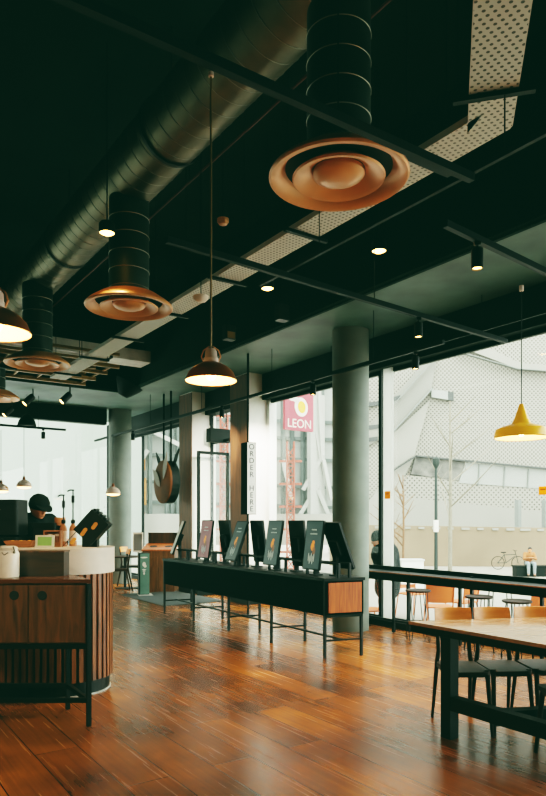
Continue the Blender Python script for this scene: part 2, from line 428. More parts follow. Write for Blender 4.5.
# piers
def pier(nm, a0, a1, b0, b1, lab):
    m = MB(); m.prism(rpoly((a0, b0), (a0, b1), (a1, b1), (a1, b0)), 0, SOF)
    o = struct(nm, m, M['concl']); o['label'] = lab
    MB().prism(rpoly((a0+.004, b0-.02), (a0+.004, b0), (a1, b0), (a1, b0-.02)), 0, SOF-.02).build('timber_cladding', M['brownclad'], o)
    MB().prism(rpoly((a0-.015, b0-.035), (a0-.015, b1), (a1, b1), (a1, b0-.035)), 0, .16).build('skirting', M['black'], o)
pier('wall_pier_near', 10.38, 11.0, 6.57, 7.15, 'pale concrete pier with brown side beside the order sign')
pier('wall_pier_far', 12.62, 13.2, 6.57, 7.15, 'pale concrete pier with brown side nearer the bins')
struct('trim_6', MB().box(R(10.33, WB+.02, HEAD/2), (.16, .1, HEAD), TH), M['white'])   # white reveal beside the pier
# round columns
def column(nm, c, r, lab):
    m = MB(); m.lathe([(r, 0), (r, SOF)], (0,0,0), 40)
    o = m.build(nm, M['conc'], None, True, 'structure'); o.location = c; o['label'] = lab
c1 = P(350, 627, 0); c1.z = 0
cb = R(8.35, 6.45)
kc = (350-CX)/F; acol = a_at(350.5, 6.36)
column('column', R(acol, 6.36), .265, 'round grey concrete column behind the ordering counter')
acol2 = a_at(120, 6.22)
column('column.001', R(acol2, 6.22), .28, 'round grey concrete column at the end of the far window')

# entrance lobby between the piers
dr = MB()
for b in (6.5, 7.2): dr.beam(R(12.2, b, 0), R(12.2, b, 3.02), .05, .06)
dr.beam(R(12.2, 6.5, 2.99), R(12.2, 7.2, 2.99), .05, .06); dr.beam(R(12.2, 6.5, .05), R(12.2, 7.2, .05), .05, .1)
d1 = struct('door_1', dr, M['header'])
MB().box(R(12.2, 6.85, 1.55), (.68, .012, 2.85), TH).build('pane', M['glass'], d1)
h = MB(); h.tube([R(12.14, 6.62, .9), R(12.12, 6.62, .92), R(12.12, 6.62, 1.5), R(12.14, 6.62, 1.52)], .012, 8); h.build('door_handle', M['silver'], d1, True)
fr = MB()
fr.beam(R(11.03, WB, 0), R(11.03, WB, HEAD), .05, .06); fr.beam(R(12.6, WB, 0), R(12.6, WB, HEAD), .05, .06)
fr.beam(R(11.0, WB, 3.25), R(12.6, WB, 3.25), .05, .06)
d2 = struct('door_2', fr, M['header'])
MB().box(R(11.8, WB, 1.93), (.012, 1.5, 3.8), TH).build('pane', M['glass'], d2)
ac = thing('air_curtain', 'long dark box above the entrance door between the two piers', 'heater', R(12.16, 6.95, 3.22), TH)
MB().rbox((0, 0, .14), (.5, .2, .28), .03).build('housing', M['header'], ac)
MB().box((0, -.06, -.005), (.4, .04, .012)).build('grille', M['black'], ac)
for sx in (-.2, .2): MB().box((sx, 0, (HEAD-3.2+.28)/2+.1), (.02, .02, HEAD-3.2-.2)).build('bracket', M['black'], ac)
mt = tag(MB().prism(rpoly((11.1, 5.2), (11.1, 6.5), (13.3, 6.5), (13.3, 5.2)), 0, .012).build('entrance_mat', M['mat_grey']), 'grey entrance mat lying on the boards beyond the ordering counter', 'mat')

# ================================================================== CEILING KIT
DB = 2.65
# --- spiral duct
du = thing('spiral_duct', 'long round silver spiral air duct running under the dark ceiling', 'air duct', R(7.5, DB, 5.15), TH)
MB().tube([(0, -7.6, 0), (0, 6.6, 0)], .3, 36).build('duct_pipe', M['silver'], du, True)
m = MB()
for i in range(72):
    y = -7.4+i*.19
    m.lathe([(.301, -.005), (.305, -.003), (.305, .003), (.301, .005)], (0, y, 0), 28, Matrix.Rotation(PI/2-.12, 3, 'X'))
m.build('spiral_seam', M['band'], du, True)
for y in (-5.2, -2.0, 1.0, 4.2):
    s_ = MB(); s_.lathe([(.31, -.02), (.318, -.02), (.318, .02), (.31, .02)], (0, y, 0), 32, Matrix.Rotation(PI/2, 3, 'X'))
    s_.tube([(0, y, .31), (0, y, CEIL-5.15)], .008, 6); s_.build('hanger', M['black'], du)
# --- round diffusers with insulated drops
def diffuser():
    t = thing('ceiling_diffuser', 'large copper ring air diffuser hanging nearest the camera', 'air diffuser', (0,0,0), 0, 'ring air diffusers under the spiral duct')
    Z0 = 0
    MB().lathe([(.2, .12), (.205, .2), (.205, 1.1), (.2, 1.12)], n=36).build('duct_drop', M['insul'], t, True)
    for z in (.18, .36, .54, .72, .90): MB().lathe([(.207, z-.004), (.211, z), (.207, z+.004)], (0,0,0), 36).build('strap', M['band'], t, True)
    MB().lathe([(.2, .14), (.3, .12), (.42, .04), (.45, .012), (.452, 0), (.44, -.012), (.40, -.006), (.365, .03), (.345, .06)], n=56).build('outer_ring', M['copper'], t, True)
    MB().lathe([(.345, .062), (.30, .075), (.2, .09)], n=48).build('dark_throat', M['slatdark'], t, True)
    MB().lathe([(.20, .07), (.27, .02), (.30, -.002), (.292, -.014), (.255, -.006), (.2, .03), (.17, .045)], n=48).build('middle_cone', M['copper'], t, True)
    MB().lathe([(.165, .045), (.168, .02), (.155, .004), (.11, -.014), (.05, -.022), (0, -.024)], n=40).build('centre_plate', M['copper'], t, True)
    return t
df0 = diffuser()
for i, (a, b, lab) in enumerate(((3.27, 2.76, 'large copper ring air diffuser hanging nearest the camera'),
                      (6.50, 2.65, 'second copper ring air diffuser, left of the long pendant cord'),
                      (9.62, 2.55, 'third copper ring air diffuser, above the brass framework'),
                      (12.75, 2.6, 'farthest copper ring air diffuser at the left picture edge'))):
    if i == 0: df0.location = R(a, b, 3.80); df0['label'] = lab
    else: copy_tree(df0, R(a, b, 3.80), 0, lab)
# --- perforated cable tray with a bend
tray = thing('cable_tray', 'white perforated cable tray hung below the dark ceiling', 'cable tray', R(2.78, 3.65, 4.2))
A3 = Vector((-SA, CA, 0)); az = math.radians(15); E3 = Vector((-math.sin(az), -math.cos(az), 0))
def tray_run(d, L0, L1):
    s = d.cross(Vector((0,0,1))).normalized(); m = MB(); w = .14
    up = Vector((0,0,1))
    m.poly([d*L0+s*w, d*L1+s*w, d*L1-s*w, d*L0-s*w], .004, up)
    e = MB()
    for sg in (-1, 1): e.poly([d*L0+s*w*sg, d*L1+s*w*sg, d*L1+s*w*sg+up*.05, d*L0+s*w*sg+up*.05], .004, s*sg)
    return m, e
for d, l in ((A3, 9.6), (E3, 4.2)):
    m, e = tray_run(d, -.05, l); m.build('tray_base', M['perf'], tray); e.build('tray_edge', M['silverflat'], tray)
cs = A3.cross(Vector((0,0,1))).normalized(); es = E3.cross(Vector((0,0,1))).normalized()
o1, o2 = (cs*.14, es*-.14) if (cs*.14).dot(-E3) > 0 else (cs*-.14, es*.14)
hp_ = [A3*-.05+cs*.14, A3*-.05-cs*.14, E3*-.05+es*.14, E3*-.05-es*.14]
cen_ = sum(hp_, Vector())/4; hp_.sort(key=lambda p: math.atan2(p.y-cen_.y, p.x-cen_.x))
MB().poly([p+Vector((0,0,-.001)) for p in hp_], .004, (0,0,1)).build('corner_plate', M['perf'], tray)
for k, (d, L) in enumerate([(A3, x) for x in (.55, 2.0, 3.4, 4.8, 6.2, 7.6, 9.0)] + [(E3, x) for x in (.35, 1.8, 3.2)]):
    s = d.cross(Vector((0,0,1))).normalized()
    b_ = MB(); b_.beam(d*L-s*.24+Vector((0,0,-.02)), d*L+s*.24+Vector((0,0,-.02)), .04, .03)
    for sg in (-1, 1): b_.tube([d*L+s*.21*sg, d*L+s*.21*sg+Vector((0,0,CEIL-4.2))], .006, 6)
    b_.build('hanger_bracket', M['track'], tray)
c_ = MB()
for k in range(4):
    o_ = (k-1.5)*.04
    c_.tube([A3*9+A3.cross(Vector((0,0,1)))*o_+Vector((0,0,.02)), A3*.1+A3.cross(Vector((0,0,1)))*o_+Vector((0,0,.02)), E3*.3+E3.cross(Vector((0,0,1)))*-o_+Vector((0,0,.02)), E3*4+E3.cross(Vector((0,0,1)))*-o_+Vector((0,0,.02))], .012, 6)
c_.build('cable', M['black'], tray)

# --- lighting tracks (height TZ)
TZ = 3.75
def track(p, q, label, z=TZ, w=.045, h=.05, top=None, n=3):
    mid = (Vector(p)+Vector(q))/2
    t = thing('lighting_track', label, 'lighting track', mid, 0, 'black ceiling lighting tracks')
    MB().beam(Vector(p)-mid, Vector(q)-mid, w, h).build('track_rail', M['track'], t)
    tp = top
    for k in range(n):
        x = Vector(p).lerp(Vector(q), (k+.5)/n)-mid
        tt = tp if tp else CEIL
        MB().tube([x, x+Vector((0,0,tt-mid.z))], .005, 6).build('hanging_rod', M['track'], t)
    return t
track(R(2.72, -3.2, TZ), R(2.72, 3.39, TZ), 'black track crossing in front of the nearest copper diffuser')
track(R(-2, 3.42, 3.81), R(5.2, 3.42, 3.81), 'long thin black track running parallel to the cable tray', z=3.81, w=.03, h=.035, n=4)
track(R(3.25, 3.75, TZ), R(3.55, 6.85, TZ), 'black track carrying the yellow pendant at the right', top=SOF if False else None, n=1)
track(R(4.65, 2.2, TZ), R(a_at(418.5, 5.2)+.12, 6.85, TZ), 'black track crossing the green soffit in the middle', n=1)
track(R(5.2, 5.98, 3.66), R(17, 5.98, 3.66), 'black track running along the window front past the column', z=3.66, top=SOF, n=5)
track(R(-2, 6.65, 3.9), R(9.5, 6.65, 3.9), 'thin pale track close to the window head', w=.025, h=.03, top=SOF, n=4)
track(R(15.0, 1.0, 3.62), R(15.0, 4.6, 3.62), 'short black track in front of the far left window', top=SOF, n=3)
track(R(9.8, -2.5, 3.83), R(10.2, 2.4, 3.83), 'black track crossing below the brass framework', n=2)
track(R(8.2, 1.15, 3.75), R(13.2, 1.15, 3.75), 'black track sloping away at the left picture edge', n=2)

# --- spotlights
def spot_proto():
    t = thing('spotlight', 'x', 'spotlight', (0,0,0), 0, 'small black cylinder spotlights')
    MB().lathe([(0, -.005), (.043, -.005), (.045, -.012), (.045, -.15), (.038, -.155), (.036, -.14)], n=20).build('housing', M['black'], t, True)
    MB().lathe([(.037, -.143), (.02, -.148), (0, -.15)], n=16).build('lens', M['spotglow'], t, True)
    s = MB(); s.tube([(0,0,-.01), (0,0,.05)], .01, 8); s.box((0,0,.04), (.05, .03, .03)); s.build('track_adaptor', M['black'], t)
    return t
spots = [
 (R(3.28, 4.15, 3.67), 'black cylinder spotlight on the track by the yellow pendant cord'),
 (R(a_at(418.5, 5.2), 5.2, 3.67), 'black cylinder spotlight under the green soffit left of the yellow pendant'),
 (R(a_at(415.5, 5.98), 5.98, 3.58), 'black cylinder spotlight hanging in front of the brick facade'),
 (R(a_at(313, 5.98), 5.98, 3.58), 'black cylinder spotlight in front of the pink sign'),
 (R(a_at(222, 5.98), 5.98, 3.58), 'black cylinder spotlight between the two piers'),
 (R(a_at(133, 5.98), 5.98, 3.58), 'black cylinder spotlight beside the far round column'),
 (R(15.0, 4.1, 3.54), 'black cylinder spotlight on the short track at far left'),
]
sp0 = spot_proto()
for i, (p, lab) in enumerate(spots):
    if i == 0: sp0.location = p; sp0['label'] = lab
    else: copy_tree(sp0, p, 0, lab)
# rafter-mounted glowing downlights, tilted
def downlight():
    t = thing('downlight', 'x', 'downlight', (0,0,0), 0, 'glowing warm downlights in the dark ceiling')
    MB().lathe([(0, .1), (.06, .1), (.075, .08), (.075, 0), (.068, -.004), (.066, .01)], n=22).build('housing', M['black'], t, True)
    MB().lathe([(.067, .004), (.04, -.012), (0, -.018)], n=18).build('lens', M['spotglow'], t, True)
    s = MB(); s.tube([(0,0,.09), (0,0,CEIL-4.3)], .006, 8); s.build('stem', M['black'], t)
    return t
dl0 = downlight()
for i, (px, py, lab) in enumerate(((379, 251, 'round glowing downlight right of the nearest copper diffuser'),
        (107, 233, 'round glowing downlight beside the second diffuser drop'),
        (267.5, 288.5, 'round glowing downlight under the cable tray'))):
    p = P(px, py, 4.3)
    if i == 0: dl0.location = p; dl0['label'] = lab
    else: copy_tree(dl0, p, 0, lab)
# little angled spots on the sloping left track
def aim_spot():
    t = thing('spotlight', 'x', 'spotlight', (0,0,0), 0, 'angled spotlights at far left')
    mx = Matrix.Rotation(math.radians(38), 3, 'Y') @ Matrix.Rotation(math.radians(-25), 3, 'X')
    MB().lathe([(0, .0), (.05, 0), (.055, -.02), (.055, -.2), (.045, -.205), (.043, -.19)], n=20, mx=mx).build('housing', M['black'], t, True)
    MB().lathe([(.044, -.195), (.02, -.2), (0, -.202)], n=16, mx=mx).build('lens', M['spotglow'], t, True)
    MB().tube([(0,0,-.02), (0,0,.12)], .012, 8).build('stem', M['black'], t)
    return t
as0 = aim_spot()
for i, (px, py, z, lab) in enumerate(((33, 396, 3.65, 'angled lit spotlight above the far left window, right one'),
        (12, 408, 3.65, 'angled lit spotlight above the far left window, left one'),
        (70, 394, 3.65, 'angled lit spotlight below the brass framework'),)):
    p = P(px, py, z)
    if i == 0: as0.location = p; as0['label'] = lab
    else: copy_tree(as0, p, 0, lab)

# --- copper dome pendants
def dome_pendant(cord, light=22):
    t = thing('pendant_lamp', 'x', 'pendant lamp', (0,0,0), 0, 'copper dome pendants')
    MB().lathe([(.121, 0), (.1225, .004), (.119, .012), (.108, .038), (.085, .062), (.055, .08), (.036, .088), (.034, .088)], n=40).build('lamp_shade', M['copperdark'], t, True)
    MB().lathe([(.12, .002), (.116, .011), (.105, .036), (.083, .06), (.053, .077), (.0, .08)], n=40).build('shade_lining', M['inner'], t, True)
    MB().lathe([(.036, .088), (.036, .105), (.030, .112), (.028, .14), (.020, .152), (.008, .156), (0, .156)], n=24).build('lamp_holder', M['labelcream'], t, True)
    b = MB()
    for s in (-1, 1): b.tube([(s*.034, 0, .09), (s*.046, 0, .115), (s*.036, 0, .145), (s*.008, 0, .165)], .0035, 6)
    b.build('bracket', M['copper'], t, True)
    MB().ball((0,0,.028), .026, 14).build('bulb', M['bulb'], t, True)
    MB().tube([(0,0,.155), (0,0,cord)], .005, 8).build('cord', M['brass'], t)
    MB().lathe([(0, cord), (.012, cord), (.014, cord-.02), (.0, cord-.022)], n=12).build('ceiling_cap', M['labelcream'], t)
    return t
pz = 2.255
pd = dome_pendant(TZ-pz-.03); pd['label'] = 'copper dome pendant on a long cord in the middle of the picture'
ppos = P(211, 381, pz); pd.location = ppos
p2 = P(-5, 333, pz)
pd2 = copy_tree(pd, p2, 0, 'large copper dome pendant cut by the left picture edge')
for q in (ppos, p2): point_light('pendant_glow', (q.x, q.y, q.z+.0), 11, (1, .52, .18), .03)
# --- small globe pendants at far left
def small_pendant(cord):
    t = thing('pendant_lamp', 'x', 'pendant lamp', (0,0,0), 0, 'small copper and glass pendants')
    MB().lathe([(.15, 0), (.16, .03), (.15, .07), (.12, .11), (.08, .14), (.035, .16), (.03, .16)], n=28).build('lamp_shade', M['labelcream'], t, True)
    MB().lathe([(.15, 0), (.13, -.02), (.07, -.035), (0, -.04)], n=24).build('diffuser', M['bulb2'], t, True)
    MB().lathe([(.035, .16), (.03, .2), (.015, .24), (0, .245)], n=16).build('lamp_holder', M['copperdark'], t, True)
    MB().tube([(0,0,.24), (0,0,cord)], .006, 6).build('cord', M['black'], t)
    return t
M['bulb2'] = mat('soft_glowing_glass', (250, 210, 160), .4, emit=(255, 176, 96), es=6)
q1 = D(24, 487, 14.35); q1 = R(15.0, 3.55, q1.z)
sp1 = small_pendant(3.6-q1.z); sp1.location = D(24, 487, 14.4); sp1['label'] = 'small pale pendant with warm glow above the barista'
b_ = D(24, 487, 14.4)
copy_tree(sp1, D(1, 491, 14.15), 0, 'small orange pendant cut by the left picture edge over the barista')
copy_tree(sp1, D(113, 494, 14.6), 0, 'small pale pendant hanging in front of the far round column')
# --- yellow pendant
def yellow_pendant(cord):
    t = thing('pendant_lamp', 'x', 'pendant lamp', (0,0,0), 0, 'yellow enamel pendants')
    MB().lathe([(.235, 0), (.24, .006), (.238, .045), (.225, .08), (.17, .105), (.115, .12), (.085, .135), (.062, .18), (.042, .24), (.026, .285), (.02, .31), (0, .312)], n=48).build('lamp_shade', M['yellow'], t, True)
    MB().lathe([(.233, .002), (.21, .055), (.1, .09), (0, .1)], n=40).build('shade_lining', M['inner'], t, True)
    MB().lathe([(.2365, -.002), (.241, .004), (.2365, .012)], n=48).build('rim_band', M['copperdark'], t, True)
    MB().ball((0,0,.05), .035, 14).build('bulb', M['bulb'], t, True)
    MB().tube([(0,0,.3), (0,0,cord)], .005, 6).build('cord', M['black'], t)
    MB().lathe([(0, cord), (.02, cord), (.02, cord-.05), (0, cord-.052)], n=12).build('ceiling_cap', M['white'], t)
    return t
yp = D(521.5, 438, 6.05)
y1 = yellow_pendant(3.74-yp.z); y1.location = yp; y1['label'] = 'large yellow enamel pendant hanging in front of the window'
point_light('pendant_glow', (yp.x, yp.y, yp.z-.02), 7, (1, .7, .35), .04)
# --- ceiling gadgets
def hang_rod(m, x, top): m.tube([(0, 0, x), (0, 0, top)], .006, 6)
sd = thing('smoke_detector', 'white ceiling sensor on a drop rod beside the cable tray', 'smoke detector', P(201, 299, 3.9))
MB().lathe([(0, -.03), (.05, -.025), (.075, 0), (.08, .03), (.0, .035)], n=24).build('sensor_body', M['paper'], sd, True)
m = MB(); hang_rod(m, .03, CEIL-3.9); m.build('drop_rod', M['track'], sd)
sd = thing('smoke_detector', 'small tan ceiling sensor right of the long pendant cord', 'smoke detector', P(223, 222, 4.6))
MB().lathe([(0, -.03), (.04, -.025), (.06, 0), (.06, .03), (0, .035)], n=24).build('sensor_body', M['copper'], sd, True)
m = MB(); hang_rod(m, .03, CEIL-4.6); m.build('drop_rod', M['track'], sd)
for px, py, lab, mt_ in ((229, 333, 'dark box emergency light with pale face right of the long pendant cord', 'brass'), (282, 313, 'dark box emergency light under the soffit edge', 'black')):
    e = thing('emergency_light', lab, 'emergency light', P(px, py, 4.2), TH)
    MB().rbox((0, 0, .0), (.16, .12, .2), .015).build('housing', M['black'], e)
    MB().box((-.0, -.063, -.04), (.12, .01, .09)).build('lens', M['brass' if mt_ == 'brass' else 'header'], e)
    m = MB(); hang_rod(m, .1, CEIL-4.2); m.build('drop_rod', M['track'], e)
# conduits high up
for (a0, b0, a1, b1, z, lab) in ((-1, 3.1, 12, 3.1, 5.5, 'thin dull red conduit high in the ceiling, left one'), (-1, 3.35, 12, 3.35, 5.3, 'thin dull red conduit high in the ceiling, right one')):
    cd = thing('conduit', lab, 'conduit', R((a0+a1)/2, b0, z), TH, 'thin red ceiling conduits')
    MB().tube([(0, -(a1-a0)/2, 0), (0, (a1-a0)/2, 0)], .012, 8).build('pipe', M['redpipe'], cd)
    for y in (-5, -2, 1, 4): MB().tube([(0, y, 0), (0, y, CEIL-z)], .006, 6).build('hanger', M['track'], cd)
bmv = thing('ceiling_beam', 'dark steel beam under the ceiling at upper left', 'beam', R(6, .35, 5.6), TH)
m = MB(); m.box((0, 0, .12), (.2, 15, .02)); m.box((0, 0, -.12), (.2, 15, .02)); m.box((0, 0, 0), (.02, 15, .24)); m.build('steel_section', M['header'], bmv)
for y in (-6, 0, 6): MB().box((0, y, .32), (.05, .05, .38)).build('hanger', M['header'], bmv)
# silver rectangular duct near the far end
rd = thing('rectangular_duct', 'pale rectangular metal duct crossing near the far end of the ceiling', 'air duct', R(12.15, 2.0, 4.62), TH)
MB().box((0.65, 0, .12), (5.3, .5, .22)).build('duct_body', M['silverflat'], rd)
for x in (-1.4, -.1, 1.2, 2.5): MB().box((x, 0, .12), (.05, .54, .26)).build('joint_flange', M['header'], rd)
for x in (-1.5, .6, 2.6): MB().tube([(x, 0, .23), (x, 0, CEIL-4.62)], .01, 6).build('hanger', M['track'], rd)
# brass framework
bf = thing('cable_ladder', 'brass coloured open framework hung under the far ceiling', 'cable ladder', R(12.4, 2.2, 4.37), TH)
m = MB()
for y in (-.9, -.3, .35, .95):
    m.beam((-4.5, y, 0), (2.3, y, 0), .05, .07); m.beam((-4.5, y, .22), (2.3, y, .22), .05, .05)
m.build('side_rail', M['brass'], bf)
m = MB()
for k in range(16):
    x = -4.4+k*.44; m.beam((x, -.9, .02), (x, .95, .02), .03, .03)
m.build('rung', M['brass'], bf)
for x in (-4, -1, 2):
    for y in (-.9, .95): MB().tube([(x, y, .2), (x, y, CEIL-4.37)], .008, 6).build('hanger', M['track'], bf)
# dark hanging speaker cone
skz = thing('ceiling_speaker', 'dark cone speaker hanging below the pale rectangular duct', 'speaker', P(127, 388, 4.35))
MB().lathe([(0, -.2), (.1, -.19), (.16, -.12), (.28, .06), (.3, .12), (0, .14)], n=28, mx=Matrix.Rotation(.5, 3, 'Y')).build('cone', M['header'], skz, True)
m = MB(); hang_rod(m, .1, CEIL-4.35); m.build('drop_rod', M['track'], skz)
skz = thing('ceiling_speaker', 'dark dome speaker fixed to the short track at far left', 'speaker', R(15.0, 3.75, 3.66))
MB().lathe([(.0, -.02), (.19, -.02), (.2, 0), (.17, .1), (.09, .2), (.03, .25), (0, .25)], n=28).build('cone', M['header'], skz, True)
m = MB(); hang_rod(m, .24, SOF-3.66); m.build('drop_rod', M['track'], skz)

# ================================================================== ORDERING COUNTER (kiosks)
KN = P(324.5, 658.7, 0); KF = P(163.2, 612, 0); KB = P(363.4, 655.6, 0)
KL = KF-KN; KW = KB-KN; KTOP, KBOT = .92, .49
def K(t, s, z): return KL*t + KW*s + Vector((0,0,z))
ks = thing('ordering_counter', 'long black ordering counter with orange oak end on thin legs', 'counter', KN)
def kprism(t0, t1, s0, s1, z0, z1): return MB().prism([K(t0, s0, 0)[:2], K(t1, s0, 0)[:2], K(t1, s1, 0)[:2], K(t0, s1, 0)[:2]], z0, z1)
kprism(0, 1, 0, 1, KBOT, KTOP-.035).build('carcass', M['blackwood'], ks)
kprism(-.004, 1.004, -.02, 1.02, KTOP-.035, KTOP).build('worktop', M['black'], ks)
kprism(-.0035, 0.0, .09, .93, KBOT+.03, KTOP-.055).build('end_panel', M['endwood'], ks)
for s in (0.03, .97):
    for k in range(5):
        t = .004 + k*.248
        MB().beam(K(t, s, 0), K(t, s, KTOP-.03 if k in (0, 4) else KBOT), .03, .03).build('leg', M['black'], ks)
for k in range(5):
    t = .004 + k*.248
    MB().beam(K(t, .03, .2), K(t, .97, .2), .022, .022).build('cross_rail', M['black'], ks)
MB().beam(K(0, .45, .205), K(1, .45, .205), .022, .022).build('long_rail', M['black'], ks)
MB().beam(K(0, .03, KBOT-.01), K(0, .97, KBOT-.01), .025, .03).build('end_rail', M['header'], ks)
kr = MB()
for s in (.36, .64): kr.beam(K(.0, s, KTOP+.16), K(.97, s, KTOP+.16), .025, .025)
for t in (.0, .135, .24, .325, .45, .53, .66, .74, .87, .95):
    for s in (.36, .64): kr.beam(K(t, s, KTOP), K(t, s, KTOP+.17), .03, .03)
kr.build('screen_rail', M['black'], ks)
# kiosk screens
LU = KL.normalized(); NU = Vector((LU.y, -LU.x, 0))     # NU points away from the camera side
if NU.y < 0: NU = -NU
def screen(t, s, side, lean, yaw, m_s, label, face='dark', hgt=.6, wd=.34, zc=None, dx=0):
    base = KN + K(t, s, KTOP) - Vector((0,0,0))
    o = thing('kiosk_screen', label, 'touch screen', base, 0, 'ordering screens on the long black counter')
    n = -NU*side                                       # facing direction
    n = Matrix.Rotation(yaw, 3, 'Z') @ n
    u = Vector((0,0,1)); xd = u.cross(n).normalized()  # right seen from the front
    nt = (n*math.cos(lean) + u*math.sin(lean)).normalized()
    ud = nt.cross(xd).normalized()
    mx = Matrix((xd, ud, nt)).transposed()
    c = u*((zc or .365)) + n*.03 + LU*dx
    MB().rbox(c, (wd, hgt, .03), .012, mx=mx).build('screen_housing', M['black'], o)
    lm = Matrix.Translation(c) @ mx.to_4x4()
    fm = MB(); fm.box(c + mx @ Vector((0, 0, .0158)), (wd-.03, hgt-.03, .002), mx=mx)
    f = fm.build('display', M['screenpink'] if face == 'pink' else (M['screen'] if face != 'pale' else M['sidegrey']), o)
    if face in ('dark', 'pink'):
        a = MB(); z = .0172
        def blob(x, y, w, h, k=10):
            a.poly([c + mx @ Vector((x+w*math.cos(2*PI*i/k), y+h*math.sin(2*PI*i/k), z)) for i in range(k)])
        a.m = 0
        blob(.0, -.02, .035, .05); blob(.01, .03, .026, .026)
        a.m = 1
        for i in range(5): blob(-.06+.026*i, -.15-.03*(i % 2), .009, .055)
        a.m = 2
        blob(.03, -.07, .03, .05)
        a.build('picture', [M['ink_orange'], M['ink_white'], M['ink_brown']], f)
        a = MB()
        for row, n_ in ((.185, 5), (.135, 7)):
            for i in range(n_): a.box(c + mx @ Vector(((i-(n_-1)/2)*.02, row, z)), (.012, .015, .001), mx=mx)
        a.build('lettering', M['ink_white'], f)
    MB().rbox(c - mx @ Vector((0, .02, .04)), (.16, .2, .06), .02, mx=mx).build('back_unit', M['black'], o)
    p = MB(); p.beam(Vector((0,0,0)), Vector((0,0,.34)), .05, .04); p.tube([Vector((0,0,.33)), c - mx @ Vector((0,.02,.05))], .022, 10); p.build('post', M['black'], o)
    MB().box((0,0,.008), (.12, .12, .014), math.atan2(LU.y, LU.x)).build('base_plate', M['black'], o)
    return o
fr_ = [(.097, .13, 0, 'dark', 'front ordering screen nearest the oak end of the black counter'),
       (.293, .17, 0, 'dark', 'second front ordering screen from the oak end of the counter'),
       (.505, .36, -.05, 'dark', 'strongly tilted front ordering screen in the middle of the counter'),
       (.72, .15, .05, 'pink', 'front ordering screen with the pink display'),
       (.945, .36, -.33, 'pale', 'pale edge-on ordering screen at the far end of the counter')]
for t, ln, yw, fc, lab in fr_: screen(t, .36, 1, ln, yw, None, lab, fc)
bk_ = [(.055, .4, 'black back of the ordering screen at the oak end, against the column'),
       (.235, .12, 'black back of an ordering screen behind the first two front screens'),
       (.45, .12, 'black back of an ordering screen behind the second and third front screens'),
       (.66, .12, 'black back of an ordering screen left of the tilted front screen')]
for t, ln, lab in bk_: screen(t, .64, -1, ln, 0, None, lab, 'back')

# ORDER HERE sign on a pole
sg = thing('order_sign', 'tall white vertical order sign with black sides on a black pole', 'sign', (0,0,0))
sy = 10.9; sx = (248-CX)/F*sy
sg.location = (sx, sy, 0)
sdir = math.radians(28)
zt, zb = EYE+(HZ-443)/F*sy, EYE+(HZ-514.5)/F*sy
MB().tube([(0,.0,0), (0,.0,SOF)], .02, 10).build('pole', M['black'], sg)
MB().lathe([(0, .0), (.12, 0), (.12, .012), (.03, .02), (0, .02)], n=20).build('base', M['black'], sg)
fm = Matrix.Rotation(sdir, 3, 'Z')
bxm = MB(); bxm.box(fm @ Vector((0, -.02, 0)) + Vector((0,0,(zt+zb)/2)), (.17, .22, zt-zb), mx=fm); bxm.build('sign_box', M['blackwood'], sg)
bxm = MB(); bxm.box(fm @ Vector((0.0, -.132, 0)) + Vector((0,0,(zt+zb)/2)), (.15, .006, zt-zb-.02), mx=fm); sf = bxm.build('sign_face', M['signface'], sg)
word = 'ORDER HERE'; step = (zt-zb-.1)/9.6
for i, ch in enumerate(word):
    if ch == ' ': continue
    zz = zt-.08-step*i
    mx = Matrix.Translation(fm @ Vector((0, -.137, 0)) + Vector((0,0,zz))) @ fm.to_4x4() @ Matrix.Rotation(PI/2, 4, 'X')
    text_mesh(ch, .125, 'letter', M['ink'], sf, mx)
# bins / condiment station at far left
st = thing('waste_station', 'brown wooden waste station with sloping top and two round holes', 'bin', P(158.5, 592, 0), 0)
Ys = st.location.y; u_ = Ys/F
W_ = 32*u_; 
m = MB(); m.box((0, .3, .45), (W_, .62, .9)); m.build('carcass', M['cab'], st)
m = MB(); a_ = .12
m.add([(-W_/2-.02, -.03, .9), (W_/2+.02, -.03, .9), (W_/2+.02, .63, 1.02), (-W_/2-.02, .63, 1.02), (-W_/2-.02, -.03, .93), (W_/2+.02, -.03, .93), (W_/2+.02, .63, 1.05), (-W_/2-.02, .63, 1.05)], ((0,3,2,1),(4,5,6,7),(0,1,5,4),(1,2,6,5),(2,3,7,6),(3,0,4,7)))
m.build('sloping_top', M['endwood'], st)
for sx_ in (-.16, .18):
    MB().lathe([(.0, 0), (.085, 0), (.085, .006), (.0, .006)], (sx_, .28, .986), 20, Matrix.Rotation(.18, 3, 'X')).build('hole', M['slatdark'], st)
MB().rbox((0, .62, 1.12), (W_-.02, .06, .34), .02).build('back_board', M['chairleg'], st)
for sx_ in (-.17, .17): MB().rbox((sx_, -.012, .42), (.3, .022, .7), .01).build('door', M['cab'], st)
MB().lathe([(0, 0), (.05, 0), (.05, .01), (0, .012)], (W_/2-.12, -.03, .52), 20, Matrix.Rotation(PI/2, 3, 'X')).build('emblem', M['paper'], st)
tt = thing('floor_sign', 'sage green standing floor sign with white marks', 'sign', P(143.5, 595.5, 0), math.radians(18))
uy = tt.location.y/F
MB().rbox((0, 0, .46), (10*uy, .2, .86), .01).build('sign_body', M['slatdark'], tt)
MB().box((.015, -.103, .46), (10*uy-.02, .006, .84)).build('sign_face', M['green'], tt)
m = MB()
for i, (x, z, w, h_) in enumerate(((0, .66, .06, .05), (.02, .62, .05, .03), (0, .55, .07, .012), (0, .52, .05, .012), (0, .47, .03, .03), (0, .8, .12, .015))):
    m.poly([(x+w*math.cos(2*PI*k/10)*.6, -.1075, z+h_*math.sin(2*PI*k/10)) for k in range(10)])
m.build('lettering', M['paper'], tt)
MB().box((0.03, -.02, .012), (11*uy+.06, .34, .024)).build('base_plate', M['sidegrey'], tt)
